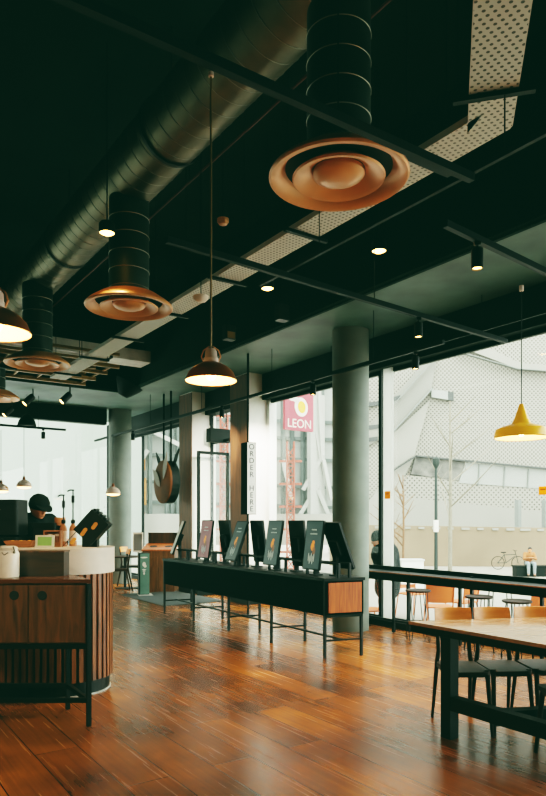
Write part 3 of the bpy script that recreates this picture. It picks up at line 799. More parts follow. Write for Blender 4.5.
mh = thing('menu_stand', 'pale menu holder standing behind the green floor sign', 'menu stand', P(138, 588, 0))
uy = mh.location.y/F
MB().rbox((0, 0, 1.06), (10*uy, .03, .46), .008).build('menu_card', M['paper'], mh)
m = MB()
for r_ in range(5):
    for c_ in range(3): m.box((-.07+c_*.07, -.018, .9+r_*.08), (.05, .003, .03))
m.box((0, -.0165, 1.06), (.19, .001, .38)); m.build('lettering', M['greysteel'], mh)
MB().tube([(0,.03,.02), (0,.03,.9)], .015, 8).build('post', M['black'], mh)
MB().lathe([(0, 0), (.15, 0), (.15, .015), (.02, .03), (0, .03)], n=20).build('base', M['black'], mh)

# ================================================================== ROUND WHITE COUNTER
Rr = .45; C0 = Vector((-1.97, 5.83+Rr, 0)); LX = -6.2
def stadium(r, cx=C0.x, cy=C0.y, x0=LX, n=26):
    pts = [(x0, cy-r)]
    for k in range(n+1):
        a = -PI/2 + PI*k/n; pts.append((cx+r*math.cos(a), cy+r*math.sin(a)))
    pts.append((x0, cy+r)); return pts
bc = thing('service_counter', 'round-ended service counter with cream top band and brown slats', 'counter', (C0.x, C0.y, 0))
def loc_(pts): return [(p[0]-C0.x, p[1]-C0.y) for p in pts]
CT = 1.335
MB().prism(loc_(stadium(Rr)), 1.10, CT).build('stone_fascia', M['cream'], bc, True)
MB().prism(loc_(stadium(Rr-.06)), .11, 1.10).build('core', M['slatdark'], bc)
MB().prism(loc_(stadium(Rr-.045)), 0, .13).build('plinth', M['black'], bc)
MB().prism(loc_(stadium(Rr-.035)), 0, .012).build('floor_trim', M['sidegrey'], bc)
m = MB(); pth = stadium(Rr-.035, n=60)
def along(pts, step):
    out = []; acc = 0; nxt = .02
    for i in range(len(pts)-1):
        p, q = Vector(pts[i]), Vector(pts[i+1]); L = (q-p).length
        while nxt <= acc+L:
            out.append((p.lerp(q, (nxt-acc)/L), (q-p).normalized())); nxt += step
        acc += L
    return out
for p, d in along(pth, .062):
    m.box((p.x-C0.x, p.y-C0.y, .615), (.038, .04, .97), math.atan2(d.y, d.x))
m.build('timber_slats', M['slat'], bc)

# ---- side cabinet in front of it
cf = P(88.8, 726, 0); cbk = P(67.8, 709, 0)
cb_ = thing('side_cabinet', 'dark oak two-door cabinet on a black steel frame', 'cabinet', (cf.x, cf.y, 0))
DV = Vector((cbk.x-cf.x, cbk.y-cf.y, 0)); XV = Vector((-1, 0.0, 0)); CWD = .94
def Q(s, t, z): return XV*CWD*s + DV*t + Vector((0,0,z))
def qprism(s0, s1, t0, t1, z0, z1): return MB().prism([Q(s0, t0, 0)[:2], Q(s1, t0, 0)[:2], Q(s1, t1, 0)[:2], Q(s0, t1, 0)[:2]], z0, z1)
qprism(.01, .99, .03, 1, .63, 1.105).build('carcass', M['cab'], cb_)
qprism(-.01, 1.01, -.04, 1.03, 1.105, 1.135).build('top', M['cabtop'], cb_)
for k, (s0, s1, hs) in enumerate(((.035, .495, .385), (.505, .965, .615))):
    d_ = qprism(s0, s1, -.005, .03, .645, 1.09).build('door', M['cab'], cb_)
    hm = MB(); c = Q(hs, -.012, 1.01); hm.lathe([(0, -.004), (.036, -.004), (.036, .004), (0, .004)], c, 24, Matrix.Rotation(PI/2, 3, 'X')); hm.build('finger_hole', M['slatdark'], d_)
for s in (.0, 1.0):
    for t in (0, 1): MB().beam(Q(s, t, 0), Q(s, t, 1.10), .032, .032).build('leg', M['black'], cb_)
fm_ = MB()
for z in (.615, .2):
    fm_.beam(Q(0, 0, z), Q(1, 0, z), .03, .035); fm_.beam(Q(0, 1, z), Q(1, 1, z), .03, .035)
    fm_.beam(Q(0, 0, z), Q(0, 1, z), .03, .035); fm_.beam(Q(1, 0, z), Q(1, 1, z), .03, .035)
fm_.build('frame', M['black'], cb_)
bd = thing('wooden_box', 'dark wooden box standing at the back of the cabinet top', 'box', Vector((cf.x, cf.y, 0)) + Q(.26, .62, 1.135))
b0 = D(18.5, 552, 5.45); b1 = D(66.5, 552, 5.45); wbx = b1.x-b0.x
bd.location = ((b0.x+b1.x)/2, 5.45, 1.136)
hb = b0.z-1.136
MB().box((0, 0, hb/2), (wbx, .14, hb)).build('box_body', M['boxwood'], bd)
MB().box((0, 0, hb+.006), (wbx+.012, .152, .012)).build('lid', M['cab'], bd)
ch = thing('milk_churn', 'white enamel canister with clamp lid on the cabinet top', 'canister', D(8.5, 577, 5.28)); ch.location.z = 1.136
MB().lathe([(0, 0), (.078, 0), (.082, .01), (.082, .19), (.07, .21), (.062, .218)], n=32).build('canister_body', M['enamel'], ch, True)
MB().lathe([(.066, .215), (.07, .22), (.07, .238), (.05, .248), (0, .25)], n=32).build('lid', M['enamel'], ch, True)
m = MB(); m.tube([(.06, -.045, .19), (.068, -.052, .215), (.055, -.045, .245)], .006, 8); m.ball((.065, -.05, .2), .012, 10); m.tube([(-.02, -.078, .2), (.0, -.086, .18), (.03, -.08, .2)], .004, 6); m.build('clasp', M['silver'], ch, True)

# ---- things on the service counter
def ctop(px, Y): return Vector(((px-CX)/F*Y, Y, CT+.001))
def pump(px, Y, toppy, label, w):
    p = ctop(px, Y); t = thing('pump_bottle', label, 'pump bottle', p, 0, 'pump bottles on the service counter')
    Ht = EYE+(HZ-toppy)/F*Y-CT; bh = .20
    MB().lathe([(0, 0), (w, 0), (w, bh-.03), (w*.8, bh-.01), (.014, bh+.015), (.014, bh+.03)], n=24).build('bottle', M['crate'], t, True)
    MB().lathe([(w+.001, .05), (w+.0015, .05), (w+.0015, .15), (w+.001, .15)], n=24).build('paper_label', M['labelcream'], t, True)
    MB().lathe([(.02, bh+.02), (.022, bh+.05), (.01, bh+.06), (0, bh+.06)], n=16).build('collar', M['black'], t, True)
    m = MB(); m.tube([(0,0,bh+.05), (0,0,Ht-.12)], .007, 8); m.tube([(0,0,Ht-.13), (0,0,Ht-.06)], .016, 10); m.tube([(0,0,Ht-.06), (0,0,Ht-.01)], .007, 8); m.tube([(.012,0,Ht-.008), (-.03,0,Ht-.006), (-.055,0,Ht-.02)], .008, 8); m.build('pump', M['black'], t, True)
    return t
pump(63.5, 6.35, 494.5, 'shorter pump bottle with cream label beside the wooden crate', .034)
pump(73, 6.45, 489.5, 'taller pump bottle with cream label beside the black dispenser', .036)
# black dispenser with orange lids, tipped back
dp = thing('lid_dispenser', 'tilted black dispenser holding orange rounds at the counter end', 'dispenser', ctop(90, 6.25))
rm = Matrix.Rotation(math.radians(40), 3, 'Y')
u_ = 6.25/F
mxd = Matrix.Rotation(math.radians(42), 3, 'Y')
cD = Vector((.03, 0, 20*u_))
MB().rbox(cD, (23*u_, .16, 27*u_), .008, mx=mxd).build('dispenser_body', M['black'], dp)
for k, (dx, dz, l) in enumerate(((-.075, -.075, .5), (-.0, -.005, .9), (.065, .06, .6))):
    m = MB(); pts = []
    mm = mxd
    # rounded slot seen on the front
    ln = .035*l+.02
    n = 18
    ring = []
    for i in range(n):
        a = 2*PI*i/n; x = .017*math.cos(a); z = .017*math.sin(a) + (ln/2 if math.sin(a) > 0 else -ln/2)
        ring.append(Vector((x, z)))
    rot = Matrix.Rotation(math.radians(-36), 2)
    pts = [Vector((rot @ r)).to_3d() for r in ring]
    cpx = ((76, 541), (86.5, 532), (97, 526))[k]
    c = Vector(((cpx[0]-90)*u_, -.083, EYE+(HZ-cpx[1])/F*6.17-CT))
    m.poly([c + Vector((p.x, 0, p.y)) for p in pts], .012, (0, -1, 0)); m.build('orange_round', M['amber'], dp)
m = MB()
for i in range(4):
    q = mxd @ Vector(((-9+4.5*i)*u_, 0, 14.5*u_)) + cD
    m.tube([q + Vector((0,-.07,0)), q + Vector((0,.07,0))], .016, 10)
m.build('top_scallops', M['black'], dp, True)
m = MB()
fz = mxd @ Vector((0, 0, -13.5*u_)) + cD
m.box((0.0, .03, .055), (.14, .1, .11)); m.build('foot', M['black'], dp)
sx_ = thing('straw', 'thin dark stirrer leaning across the pump bottles', 'stirrer', ctop(62, 6.15))
MB().tube([(0,0,.004), (.17, .05, .2)], .004, 6).build('stick', M['chairleg'], sx_)
# crate with jars
cr = thing('wooden_crate', 'small warm wood crate in front of the barista', 'crate', ctop(54, 6.3))
m = MB(); w = .15; d_ = .12; hh = .15
for x in (-w/2, w/2): m.box((x, 0, hh/2), (.012, d_, hh))
m.box((0, 0, .006), (w, d_, .012)); m.box((0, d_/2, hh/2), (w, .012, hh)); m.box((0, 0, hh), (w+.012, d_, .012)); m.box((0, -d_/2, .02), (w, .01, .04))
m.build('crate_frame', M['crate'], cr)
for sx__ in (-.035, .035):
    j = thing('jar', ('dark jar on the left' if sx__ < 0 else 'dark jar on the right') + ' inside the small wood crate', 'jar', ctop(54, 6.3)+Vector((sx__, -.0, .013)), 0, 'jars in the crate')
    MB().lathe([(0, 0), (.026, 0), (.027, .01), (.027, .075), (.02, .09)], n=18).build('jar_body', M['slat'], j, True)
    MB().lathe([(.022, .088), (.024, .09), (.024, .108), (0, .11)], n=18).build('lid', M['labelcream'], j, True)
cdh = thing('card_holder', 'cream framed card with green print standing on the counter', 'card', ctop(44.5, 6.05), 0)
rx = Matrix.Rotation(-.12, 3, 'X')
MB().rbox((0, .01, .058), (19*6.05/F, .115, .008), .004, mx=Matrix.Rotation(PI/2-.12, 3, 'X')).build('card', M['paper'], cdh)
MB().box((0, .004, .06), (14*6.05/F, .003, .08), mx=rx).build('printed_panel', M['cardgreen'], cdh)
MB().box((0, .03, .004), (.1, .06, .008)).build('stand', M['paper'], cdh)
bk = thing('snack_basket', 'low open basket of snacks on the counter before the barista', 'basket', ctop(21, 6.2))
w0, w1 = .10, .13
m = MB()
for (x0, y0, x1, y1) in ((-w0, -.06, w0, -.06), (w0, -.06, w0, .06), (w0, .06, -w0, .06), (-w0, .06, -w0, -.06)):
    a = Vector((x0, y0, 0)); b = Vector((x1, y1, 0)); ao = Vector((x0*1.35, y0*1.3, .06)); bo = Vector((x1*1.35, y1*1.3, .06))
    m.add([a, b, bo, ao], [(0,1,2,3)])
m.add([(-w0,-.06,.001), (w0,-.06,.001), (w0,.06,.001), (-w0,.06,.001)], [(0,1,2,3)])
m.build('basket_weave', M['crate'], bk)
for i in range(5):
    s_ = thing('snack', ('leftmost', 'second', 'middle', 'fourth', 'rightmost')[i] + ' orange wrapped snack of the row in the basket', 'snack', ctop(21, 6.2)+Vector((-.08+.04*i, 0, .012)), 0, 'snacks in the basket')
    MB().ball((0, 0, .028), .026, 10, (1, 1.3, 1)).build('wrapper', M['crate' if i % 2 else 'amber'], s_, True)
gm = thing('coffee_grinder', 'dark boxy coffee machine with brown front on the counter', 'coffee machine', ctop(50, 6.62))
MB().rbox((-.05, .05, .09), (.24, .2, .18), .02).build('machine_body', M['black'], gm)
MB().rbox((-.05, .03, .2), (.26, .22, .05), .03).build('top_tray', M['header'], gm)
MB().lathe([(0, .2), (.05, .2), (.055, .27), (.05, .28), (0, .28)], (.1, .0, 0), 20, ).build('bean_hopper', M['crate'], gm, True)
MB().box((-.02, -.055, .13), (.05, .004, .03)).build('badge', M['sidegrey'], gm)
m = MB(); m.tube([(.1, .02, 0), (.1, .02, .21)], .03, 12); m.build('grinder_neck', M['black'], gm, True)

# ================================================================== LONG TABLE + CHAIRS
T0 = P(408.5, 621, .81); D1 = Vector((SA, -CA, 0)); D2 = Vector((.985, .172, 0)).normalized()
tb = thing('long_table', 'long oak topped table with thick black timber legs at right', 'table', (T0.x, T0.y, 0))
def TT(u, v, z): return D1*u + D2*v + Vector((0,0,z))
TD, TL = 1.5, 2.6
MB().prism([TT(0,0,0)[:2], TT(TD,0,0)[:2], TT(TD,TL,0)[:2], TT(0,TL,0)[:2]], .785, .81).build('tabletop', M['tabletop'], tb)
MB().prism([TT(0.01,.006,0)[:2], TT(TD-.01,.006,0)[:2], TT(TD-.01,TL-.01,0)[:2], TT(.01,TL-.01,0)[:2]], .735, .785).build('apron', M['tableleg'], tb)
lf = P(446.5, 742, 0)-T0; lf.z = 0
LW = .09
lu = .345; lv = .05
for u, v in ((lu, lv), (TD-.15, lv), (lu, TL-.3), (TD-.15, TL-.3)):
    MB().box(TT(u, v, .3675), (LW, LW, .735), math.atan2(D1.y, D1.x)).build('leg', M['tableleg'], tb)
for v in (lv, TL-.3): MB().beam(TT(lu, v, .26), TT(TD-.15, v, .26), .08, .1).build('end_stretcher', M['tableleg'], tb)
MB().beam(TT((lu+.38), lv, .24), TT(lu+.38, TL-.3, .24), .08, .1).build('long_stretcher', M['tableleg'], tb)

def wood_chair():
    t = thing('dining_chair', 'x', 'chair', (0,0,0), 0, 'chairs around the long table')
    W, Dp, SH = .31, .40, .47             # faces -y, back at +y
    s = MB(); s.rbox((0, -.02, SH-.012), (W, Dp, .024), .05); s.build('seat', M['chairleg'], t)
    # curved back board
    n = 8; vs = []
    bm_ = MB()
    for z in (.775, .885):
        for side in (0, 1):
            for k in range(n+1):
                x = (k/n-.5)*(W-.02 + (.0 if z > .8 else .01)); y = .235 - .05*(2*x/W)**2*1 + side*.016 + (z-.77)*.22
                vs.append((x, y, z))
    N = n+1
    fs = []
    for k in range(n):
        fs += [(k, k+1, 2*N+k+1, 2*N+k), (N+k, 3*N+k, 3*N+k+1, N+k+1), (2*N+k, 2*N+k+1, 3*N+k+1, 3*N+k), (k, N+k, N+k+1, k+1)]
    fs += [(0, 2*N, 3*N, N), (n, N+n, 3*N+n, 2*N+n)]
    bm_.add(vs, fs); bm_.build('backrest', M['plytan'], t, True)
    for sx in (-1, 1):
        MB().tube([(sx*.125, .235, .85), (sx*.125, .19, .55), (sx*.135, .19, .47), (sx*.152, .27, 0)], [.013, .017, .019, .012], 10).build('leg', M['chairleg'], t, True)
        MB().tube([(sx*.135, -.17, .475), (sx*.15, -.24, 0)], [.02, .012], 10).build('leg', M['chairleg'], t, True)
        MB().beam((sx*.135, -.17, .445), (sx*.135, .19, .445), .02, .045).build('side_rail', M['chairleg'], t)
    for y in (-.17, .19): MB().beam((-.135, y, .445), (.135, y, .445), .02, .045).build('cross_rail', M['chairleg'], t)
    return t
ch0 = wood_chair()
chs = [(1.452, 5.08, .04, 'wooden chair with tan curved back, leftmost along the far side of the table'),
       (1.775, 5.11, .04, 'wooden chair with tan curved back, second along the far side of the table'),
       (2.11, 5.14, .04, 'wooden chair with tan curved back, third along the far side of the table')]
for i, (x, y, rz, lab) in enumerate(chs):
    if i == 0: ch0.location = (x, y, 0); ch0.rotation_euler.z = rz; ch0['label'] = lab
    else: copy_tree(ch0, (x, y, 0), rz, lab)

ls = thing('low_stool', 'dark low wooden stool under the long table at the right picture edge', 'stool', (1.985, 4.38, 0), .12)
MB().rbox((0, 0, .455), (.34, .34, .03), .05).build('seat', M['tableleg'], ls)
for sx in (-1, 1):
    for sy_ in (-1, 1): MB().tube([(sx*.13, sy_*.13, .45), (sx*.165, sy_*.165, 0)], [.02, .013], 10).build('leg', M['chairleg'], ls, True)
    MB().beam((sx*.135, -.13, .425), (sx*.135, .13, .425), .02, .04).build('side_rail', M['chairleg'], ls)
# ================================================================== WINDOW BAR + STOOLS
FB = 6.69
wb = thing('window_bar', 'long black bar counter running along the window', 'counter', (0,0,0))
o_ = R(3.5, FB); wb.location = (o_.x, o_.y, 0)
def WBp(a, b, z): return R(a, b, z) - Vector((o_.x, o_.y, 0))
a0, a1 = -1.5, a_at(367, 6.98)
MB().prism([WBp(a0, FB-.02, 0)[:2], WBp(a0, 6.98, 0)[:2], WBp(a1, 6.98, 0)[:2], WBp(a1, FB-.02, 0)[:2]], .825, .842).build('bar_top', M['black'], wb)
MB().beam(WBp(a0, FB-.032, .835), WBp(a1, FB-.032, .835), .012, .014).build('edge_trim', M['crate'], wb)
MB().beam(WBp(a0, FB-.01, .775), WBp(a1, FB-.01, .775), .03, .105).build('front_rail', M['black'], wb)
MB().beam(WBp(a0, 6.98, .862), WBp(a1, 6.98, .862), .03, .08).build('back_rail', M['black'], wb)
for px in (393.7, 460, 542, 660):
    a = a_at(px, FB); MB().beam(WBp(a, FB, 0), WBp(a, FB, .76), .035, .035).build('leg', M['black'], wb)
for px in (408.5, 472, 560):
    a = a_at(px, 6.93); MB().beam(WBp(a, 6.93, 0.09), WBp(a, 6.93, .86), .04, .04).build('leg', M['black'], wb)
MB().beam(WBp(a0, 6.72, .16), WBp(a1, 6.72, .16), .025, .03).build('foot_rail', M['black'], wb)
def stool():
    t = thing('bar_stool', 'x', 'stool', (0,0,0), 0, 'dark stools at the window bar')
    SH = .68
    MB().lathe([(0, SH-.03), (.15, SH-.03), (.165, SH-.02), (.165, SH-.006), (.155, SH), (0, SH)], n=28).build('seat', M['chairleg'], t, True)
    for k in range(4):
        a = PI/4+k*PI/2; c, s = math.cos(a), math.sin(a); tx = Vector((-s, c, 0))
        top = Vector((c*.11, s*.11, SH-.03)); bot = Vector((c*.17, s*.17, .008))
        pts = [top+tx*.045, bot+tx*.018+Vector((0,0,.03)), bot, bot-tx*.018+Vector((0,0,.03)), top-tx*.045]
        MB().tube(pts, .006, 6).build('leg', M['black'], t, True)
    m = MB(); n = 24
    m.tube([(math.cos(2*PI*k/n)*.135, math.sin(2*PI*k/n)*.135, .26) for k in range(n+1)], .005, 6); m.build('foot_ring', M['black'], t, True)
    return t
s0 = stool()
for i, (px, b, lab) in enumerate(((418, 6.43, 'dark hairpin stool at the left end of the window bar'),
                                  (479, 6.52, 'dark stool at the window bar behind the first tan chair'),
                                  (517, 6.52, 'dark stool at the window bar behind the second and third tan chairs'))):
    p = R(a_at(px, b), b)
    if i == 0: s0.location = p; s0['label'] = lab
    else: copy_tree(s0, p, .3*i, lab)

# ================================================================== DECORATIVE PLAQUE by the far window
pl = thing('hanging_plaque', 'round dark gold plaque with grey leaves hung by two rods', 'wall decoration', D(163, 482, 14.2))
hgt = 21.5*14.2/F
ang = math.radians(-58)
nrm = Vector((math.sin(ang), -math.cos(ang), 0))
mx = Matrix((Vector((math.cos(ang), math.sin(ang), 0)), Vector((0,0,1)), nrm)).transposed()
MB().lathe([(0, .03), (hgt-.02, .03), (hgt, .02), (hgt, -.02)], n=40, mx=mx).build('disc_face', M['plaque'], pl, True)
MB().lathe([(hgt, -.02), (hgt, -.2), (0, -.2)], n=40, mx=mx).build('disc_side', M['header'], pl, True)
for (x, y, l, w, a) in ((-.05, -.1, .55, .12, .75), (.14, .05, .6, .11, -.35)):
    m = MB(); pts = []
    for k in range(14):
        tt_ = k/13; pts.append((tt_*l, w*math.sin(PI*tt_)*(1-.3*tt_)))
    ring = pts + [(p[0], -p[1]) for p in pts[::-1][1:-1]]
    rt = Matrix.Rotation(a+PI/2, 2)
    m.poly([mx @ Vector(((rt @ Vector(p)).x+x, (rt @ Vector(p)).y+y, .05)) for p in ring], .01, nrm); m.build('leaf', M['leafgrey'], pl)
for (x, a) in ((.3, -.75), (-.3, .7)):
    m = MB(); rt = Matrix.Rotation(a+PI/2, 2); ring = [(0, .03), (.25, .07), (.5, .02), (.5, -.02), (.25, -.07), (0, -.03)]
    m.poly([mx @ Vector(((rt @ Vector(p)).x+x, (rt @ Vector(p)).y+.3, -.1)) for p in ring], .015, nrm); m.build('dark_leaf', M['header'], pl)
for dx in (-.2, .2):
    q = mx @ Vector((dx, hgt*.85, -.1)); MB().tube([q, Vector((q.x, q.y, SOF-pl.location.z))], .022, 8).build('rod', M['header'], pl)

# small cafe table and chair by the far column
ct = thing('cafe_table', 'small dark table beside the far round column', 'table', D(125, 582, 15.2)); ct.location.z = 0
MB().lathe([(0, .72), (.34, .72), (.35, .735), (.34, .75), (0, .75)], n=28).build('tabletop', M['chairleg'], ct, True)
MB().tube([(0,0,.02), (0,0,.72)], .03, 10).build('post', M['black'], ct); MB().lathe([(0,0), (.22,0), (.22,.015), (.04,.03), (0,.03)], n=24).build('base', M['black'], ct)
cc = copy_tree(ch0, Vector(((116-CX)/F*14.7, 14.7, 0)), -1.2, 'wooden chair standing beside the far round column'); del cc['group']
for c in cc.children: c.scale = (1.25, 1.25, 1.05)
cc = copy_tree(ch0, Vector(((134-CX)/F*15.8, 15.8, 0)), 1.3, 'wooden chair between the far column and the green floor sign'); del cc['group']
for c in cc.children: c.scale = (1.25, 1.25, 1.05)

# ================================================================== OUTSIDE
TZ0 = -.25
struct('ground_terrace', MB().prism(rpoly((-14, WB+.1), (-14, 12.5), (30, 12.5), (30, WB+.1)), TZ0-.9, TZ0), M['paving'])
struct('ground_plaza', MB().prism(rpoly((-60, 12.5), (-60, 90), (70, 90), (70, 12.5)), -1.15, -1.0), M['paving'])
# pale neighbouring building beyond the end window
nb = thing('neighbour_building', 'plain pale rendered building beyond the far left window', 'building', R(30, -2, 0), TH)
MB().box((-2, .3, 6), (34, .6, 24)).build('wall', M['plaster'], nb)
MB().box((-2, .25, 18.1), (34.4, .9, .3)).build('parapet', M['smooth2'], nb)

# big perforated brick building
FY = 45.0
tm = thing('brick_tower', 'huge pale perforated brick building filling the view through the window', 'building', (0, FY, -1))
def fz(px, py, off=0):
    y = FY-off; v = D(px, py, y); return Vector((v.x, -off, v.z+1))
def fp(pts, off=0, z=True):   # zoom coordinates of the facade crop
    return [fz(360+x/2.935, 320+y/2.935, off) for x, y in pts]
body = MB(); body.poly([fz(335, 100), fz(800, 100), fz(800, 560), fz(335, 560)], 6, (0, 1, 0)); body.build('perforated_wall', M['brick'], tm)
def fpart(nm, pts, m, off=.25, th=.25):
    mb = MB(); mb.poly(fp(pts, off), th, (0, 1, 0)); return mb.build(nm, m, tm)
fpart('smooth_wall', [(-70, 420), (95, 330), (210, 203), (225, 110), (195, 115), (95, 235), (-70, 420)][:-1], M['smooth2'])
fpart('smooth_wall', [(95, 335), (205, 235), (160, 398), (95, 440)], M['smooth'])
fpart('smooth_wall', [(-60, 640), (95, 445), (160, 402), (130, 460), (130, 640)], M['smooth'])
fpart('smooth_wall', [(130, 520), (400, 548), (900, 600), (900, 660), (130, 640)], M['smooth'])
fpart('lower_perforated_wall', [(130, 455), (900, 520), (900, 600), (400, 548), (130, 520)], M['brick2'])
fpart('window_strip', [(162, 402), (310, 415), (290, 472), (150, 452)], M['mottle'], .3)
fpart('window_strip', [(310, 418), (900, 470), (900, 520), (290, 478)], M['paleglass'], .3)
for x in (350, 425, 495, 560, 640): fpart('glazing_bar', [(x, 420+(x-310)*.09), (x+3, 420+(x-310)*.09), (x-1, 484+(x-310)*.06), (x-4, 484+(x-310)*.06)], M['greysteel'], .4, .05)
def fbar(nm, p, q, w, m, off=.5):
    a, b = fp([p, q], off); mb = MB(); mb.beam(a, b, .3, w*FY/F/2.935); return mb.build(nm, m, tm)
fbar('dark_ledge', (162, 399), (900, 470), 4, M['darkglass'])
fbar('dark_ledge', (95, 444), (165, 399), 3, M['darkglass'])
fbar('dark_ledge', (95, 331), (212, 201), 3, M['greysteel'])
fbar('dark_ledge', (95, 252), (225, 108), 2, M['greysteel'])
fpart('window_strip', [(210, 203), (258, 210), (258, 234), (210, 226)], M['paleglass'], .35)
fpart('dark_window', [(258, 210), (275, 212), (275, 237), (258, 234)], M['darkglass'], .35)
fpart('pale_band', [(285, 72), (345, 66), (470, 126), (900, 160), (900, 176), (465, 144), (335, 94), (285, 92)], M['smooth'], .35)
fbar('dark_ledge', (285, 93), (465, 145), 2, M['greysteel']); fbar('dark_ledge', (465, 144), (900, 177), 2, M['greysteel'])
for x0, x1, y in ((-10, 55, 246), (92, 118, 228), (-10, 55, 314), (-10, 52, 350)): fpart('dark_window', [(x0, y), (x1, y-8), (x1, y+4), (x0, y+12)], M['darkglass'], .3)
for px in (518, 545): 
    mb = MB(); a = fz(px, 500, 2.5); b = fz(px, 545, 2.5); mb.beam(a, b, .3, .3); mb.build('concrete_post', M['greysteel'], tm)
# stone garden wall
gw = thing('garden_wall', 'low beige stone wall across the square outside', 'wall', (0, 37, -1.0))
y_ = 37
wl = MB(); wl.poly([D(330, 566, y_)-Vector((0,37,-1)), D(800, 580, y_)-Vector((0,37,-1)), D(800, 549, y_)-Vector((0,37,-1)), D(456, 526, y_)-Vector((0,37,-1)), D(330, 520, y_)-Vector((0,37,-1))], .5, (0,1,0)); 
wl = MB(); L_ = (800-330)/F*y_
wl.add([(( 330-CX)/F*y_, 0, 0), ((800-CX)/F*y_, -3, 0), ((800-CX)/F*y_, -3, 1.9), ((330-CX)/F*y_, 0, 2.3), ((330-CX)/F*y_, .5, 0), ((800-CX)/F*y_, -2.5, 0), ((800-CX)/F*y_, -2.5, 1.9), ((330-CX)/F*y_, .5, 2.3)], ((0,1,2,3),(7,6,5,4),(3,2,6,7),(0,3,7,4),(1,5,6,2)))
wl.build('wall_face', M['hoard'], gw)
cp = MB()
for k in range(26):
    x = ((335+k*14-CX)/F*y_); t_ = (335+k*14-330)/470
    cp.box((x, -3*t_-.02, 2.3-.4*t_-.12), (.3+.3*random.random(), .1, .12))
cp.build('coping_stones', M['smooth'], gw)
# lamp post, trees
lp = thing('lamp_post', 'dark slim lamp post standing in the square outside', 'lamp post', (0,0,0)); q = D(436, 572, 31); lp.location = (q.x, q.y, -1.0)
hp = D(436, 462, 31).z+1
MB().tube([(0,0,0), (0,0,hp)], [.09, .06], 10).build('post', M['lamp'], lp)
MB().lathe([(.06, hp-.3), (.16, hp-.1), (.17, hp+.15), (.06, hp+.25), (0, hp+.26)], n=14).build('lantern', M['lamp'], lp, True)
MB().rbox((0, 0, hp*.43), (.2, .2, .55), .03).build('notice_band', M['paper'], lp)
def tree(px, Y, base, h_, m, label, seed, n=9):
    rnd = random.Random(seed); t = thing('bare_tree', label, 'tree', ((px-CX)/F*Y, Y, base), 0, 'bare trees in the square')
    MB().tube([(0,0,0), (.03,0,h_*.5), (0,0,h_)], [.012*h_, .010*h_, .004*h_], 10).build('trunk', m, t, True)
    b = MB()
    for k in range(n):
        z = h_*(.3+.65*k/n); a = rnd.random()*6.28; l = (1.1-.7*k/n)*h_*.35
        p0 = Vector((0,0,z)); p1 = p0+Vector((math.cos(a)*l*.5, math.sin(a)*l*.5, l*.35)); p2 = p0+Vector((math.cos(a)*l, math.sin(a)*l, l*.75))
        b.tube([p0, p1, p2], [.04, .028, .01], 6)
        for s in range(3):
            q0 = p0.lerp(p1, .5+.25*s); b.tube([q0, q0+Vector((rnd.uniform(-.6,.6), rnd.uniform(-.6,.6), .5))], [.015, .006], 5)
    b.build('branches', m, t, True)
tree(450, 33, -1, 8.5, M['bark'], 'bare pale tree just right of the lamp post', 3)
tree(403, 30, -1, 4.6, M['rust'], 'small bare brownish tree left of the lamp post', 5, 8)
# white utility box
ub = thing('street_cabinet', 'low white cabinet behind the person in the black coat', 'cabinet', D(411, 570, 22)); ub.location.z = -1.0
MB().rbox((0, 0, .62), (.75, .45, 1.2), .03).build('cabinet_body', M['white'], ub); MB().box((0, -.235, .62), (.34, .02, 1.0)).build('door', M['white'], ub); MB().box((0, 0, 1.24), (.8, .5, .05)).build('lid', M['sidegrey'], ub)
# outdoor orange chairs
def orange_chair():
    t = thing('terrace_chair', 'x', 'chair', (0,0,0), 0, 'orange chairs on the terrace')
    MB().rbox((0, 0, .45), (.42, .42, .018), .05).build('seat', M['orangechair'], t)
    m = MB(); n = 8; vs = []; fs = []
    for i, z in enumerate((.53, .66, .83)):
        for k in range(n+1):
            x = (k/n-.5)*.42; vs.append((x, .23-.06*(2*x/.42)**2+(z-.5)*.2, z))
    for i in range(2):
        for k in range(n): fs.append((i*(n+1)+k, i*(n+1)+k+1, (i+1)*(n+1)+k+1, (i+1)*(n+1)+k))
    m.add(vs, fs); bb = m.build('backrest', M['orangechair'], t, True)
    fr = MB(); fr.tube([(-.2, .19, .44), (-.21, .2, .6), (-.215, .24, .83), (0, .30, .85), (.215, .24, .83), (.21, .2, .6), (.2, .19, .44)], .012, 8); fr.build('back_frame', M['orangechair'], t, True)
    for sx in (-1, 1):
        for y0, y1 in ((-.18, -.22), (.18, .25)):
            MB().tube([(sx*.18, y0, .44), (sx*.21, y1, 0)], .011, 8).build('leg', M['orangechair'], t)
    return t
oc = orange_chair()
# --- terrace furniture, read off along the sight lines at terrace level
def terr(px, Y): return Vector(((px-CX)/F*Y, Y, TZ0))
ocs = [(438, 10.6, PI-.1, 'orange terrace chair seen from behind the hairpin stool'), (461, 11.2, PI+.7, 'orange terrace chair turned away right of the first one'),
       (371, 10.2, 2.0, 'orange terrace chair beside the person in the black coat'), (412, 12.4, .4, 'orange terrace chair farther out behind the hairpin stool'), (536, 9.6, PI+.2, 'orange terrace chair at the right picture edge')]
for i, (px, Y, rz, lab) in enumerate(ocs):
    if i == 0: oc.location = terr(px, Y); oc.rotation_euler.z = rz; oc['label'] = lab
    else: copy_tree(oc, terr(px, Y), rz, lab)
def terr_table():
    t = thing('terrace_table', 'x', 'table', (0,0,0), 0, 'small tables on the terrace')
    MB().lathe([(0, .7), (.3, .7), (.31, .71), (.3, .725), (0, .725)], n=28).build('tabletop', M['white'], t, True)
    for k in range(4):
        a = k*PI/2+.4; MB().tube([(.2*math.cos(a), .2*math.sin(a), .7), (.27*math.cos(a), .27*math.sin(a), 0)], .012, 8).build('leg', M['greysteel'], t)
    return t
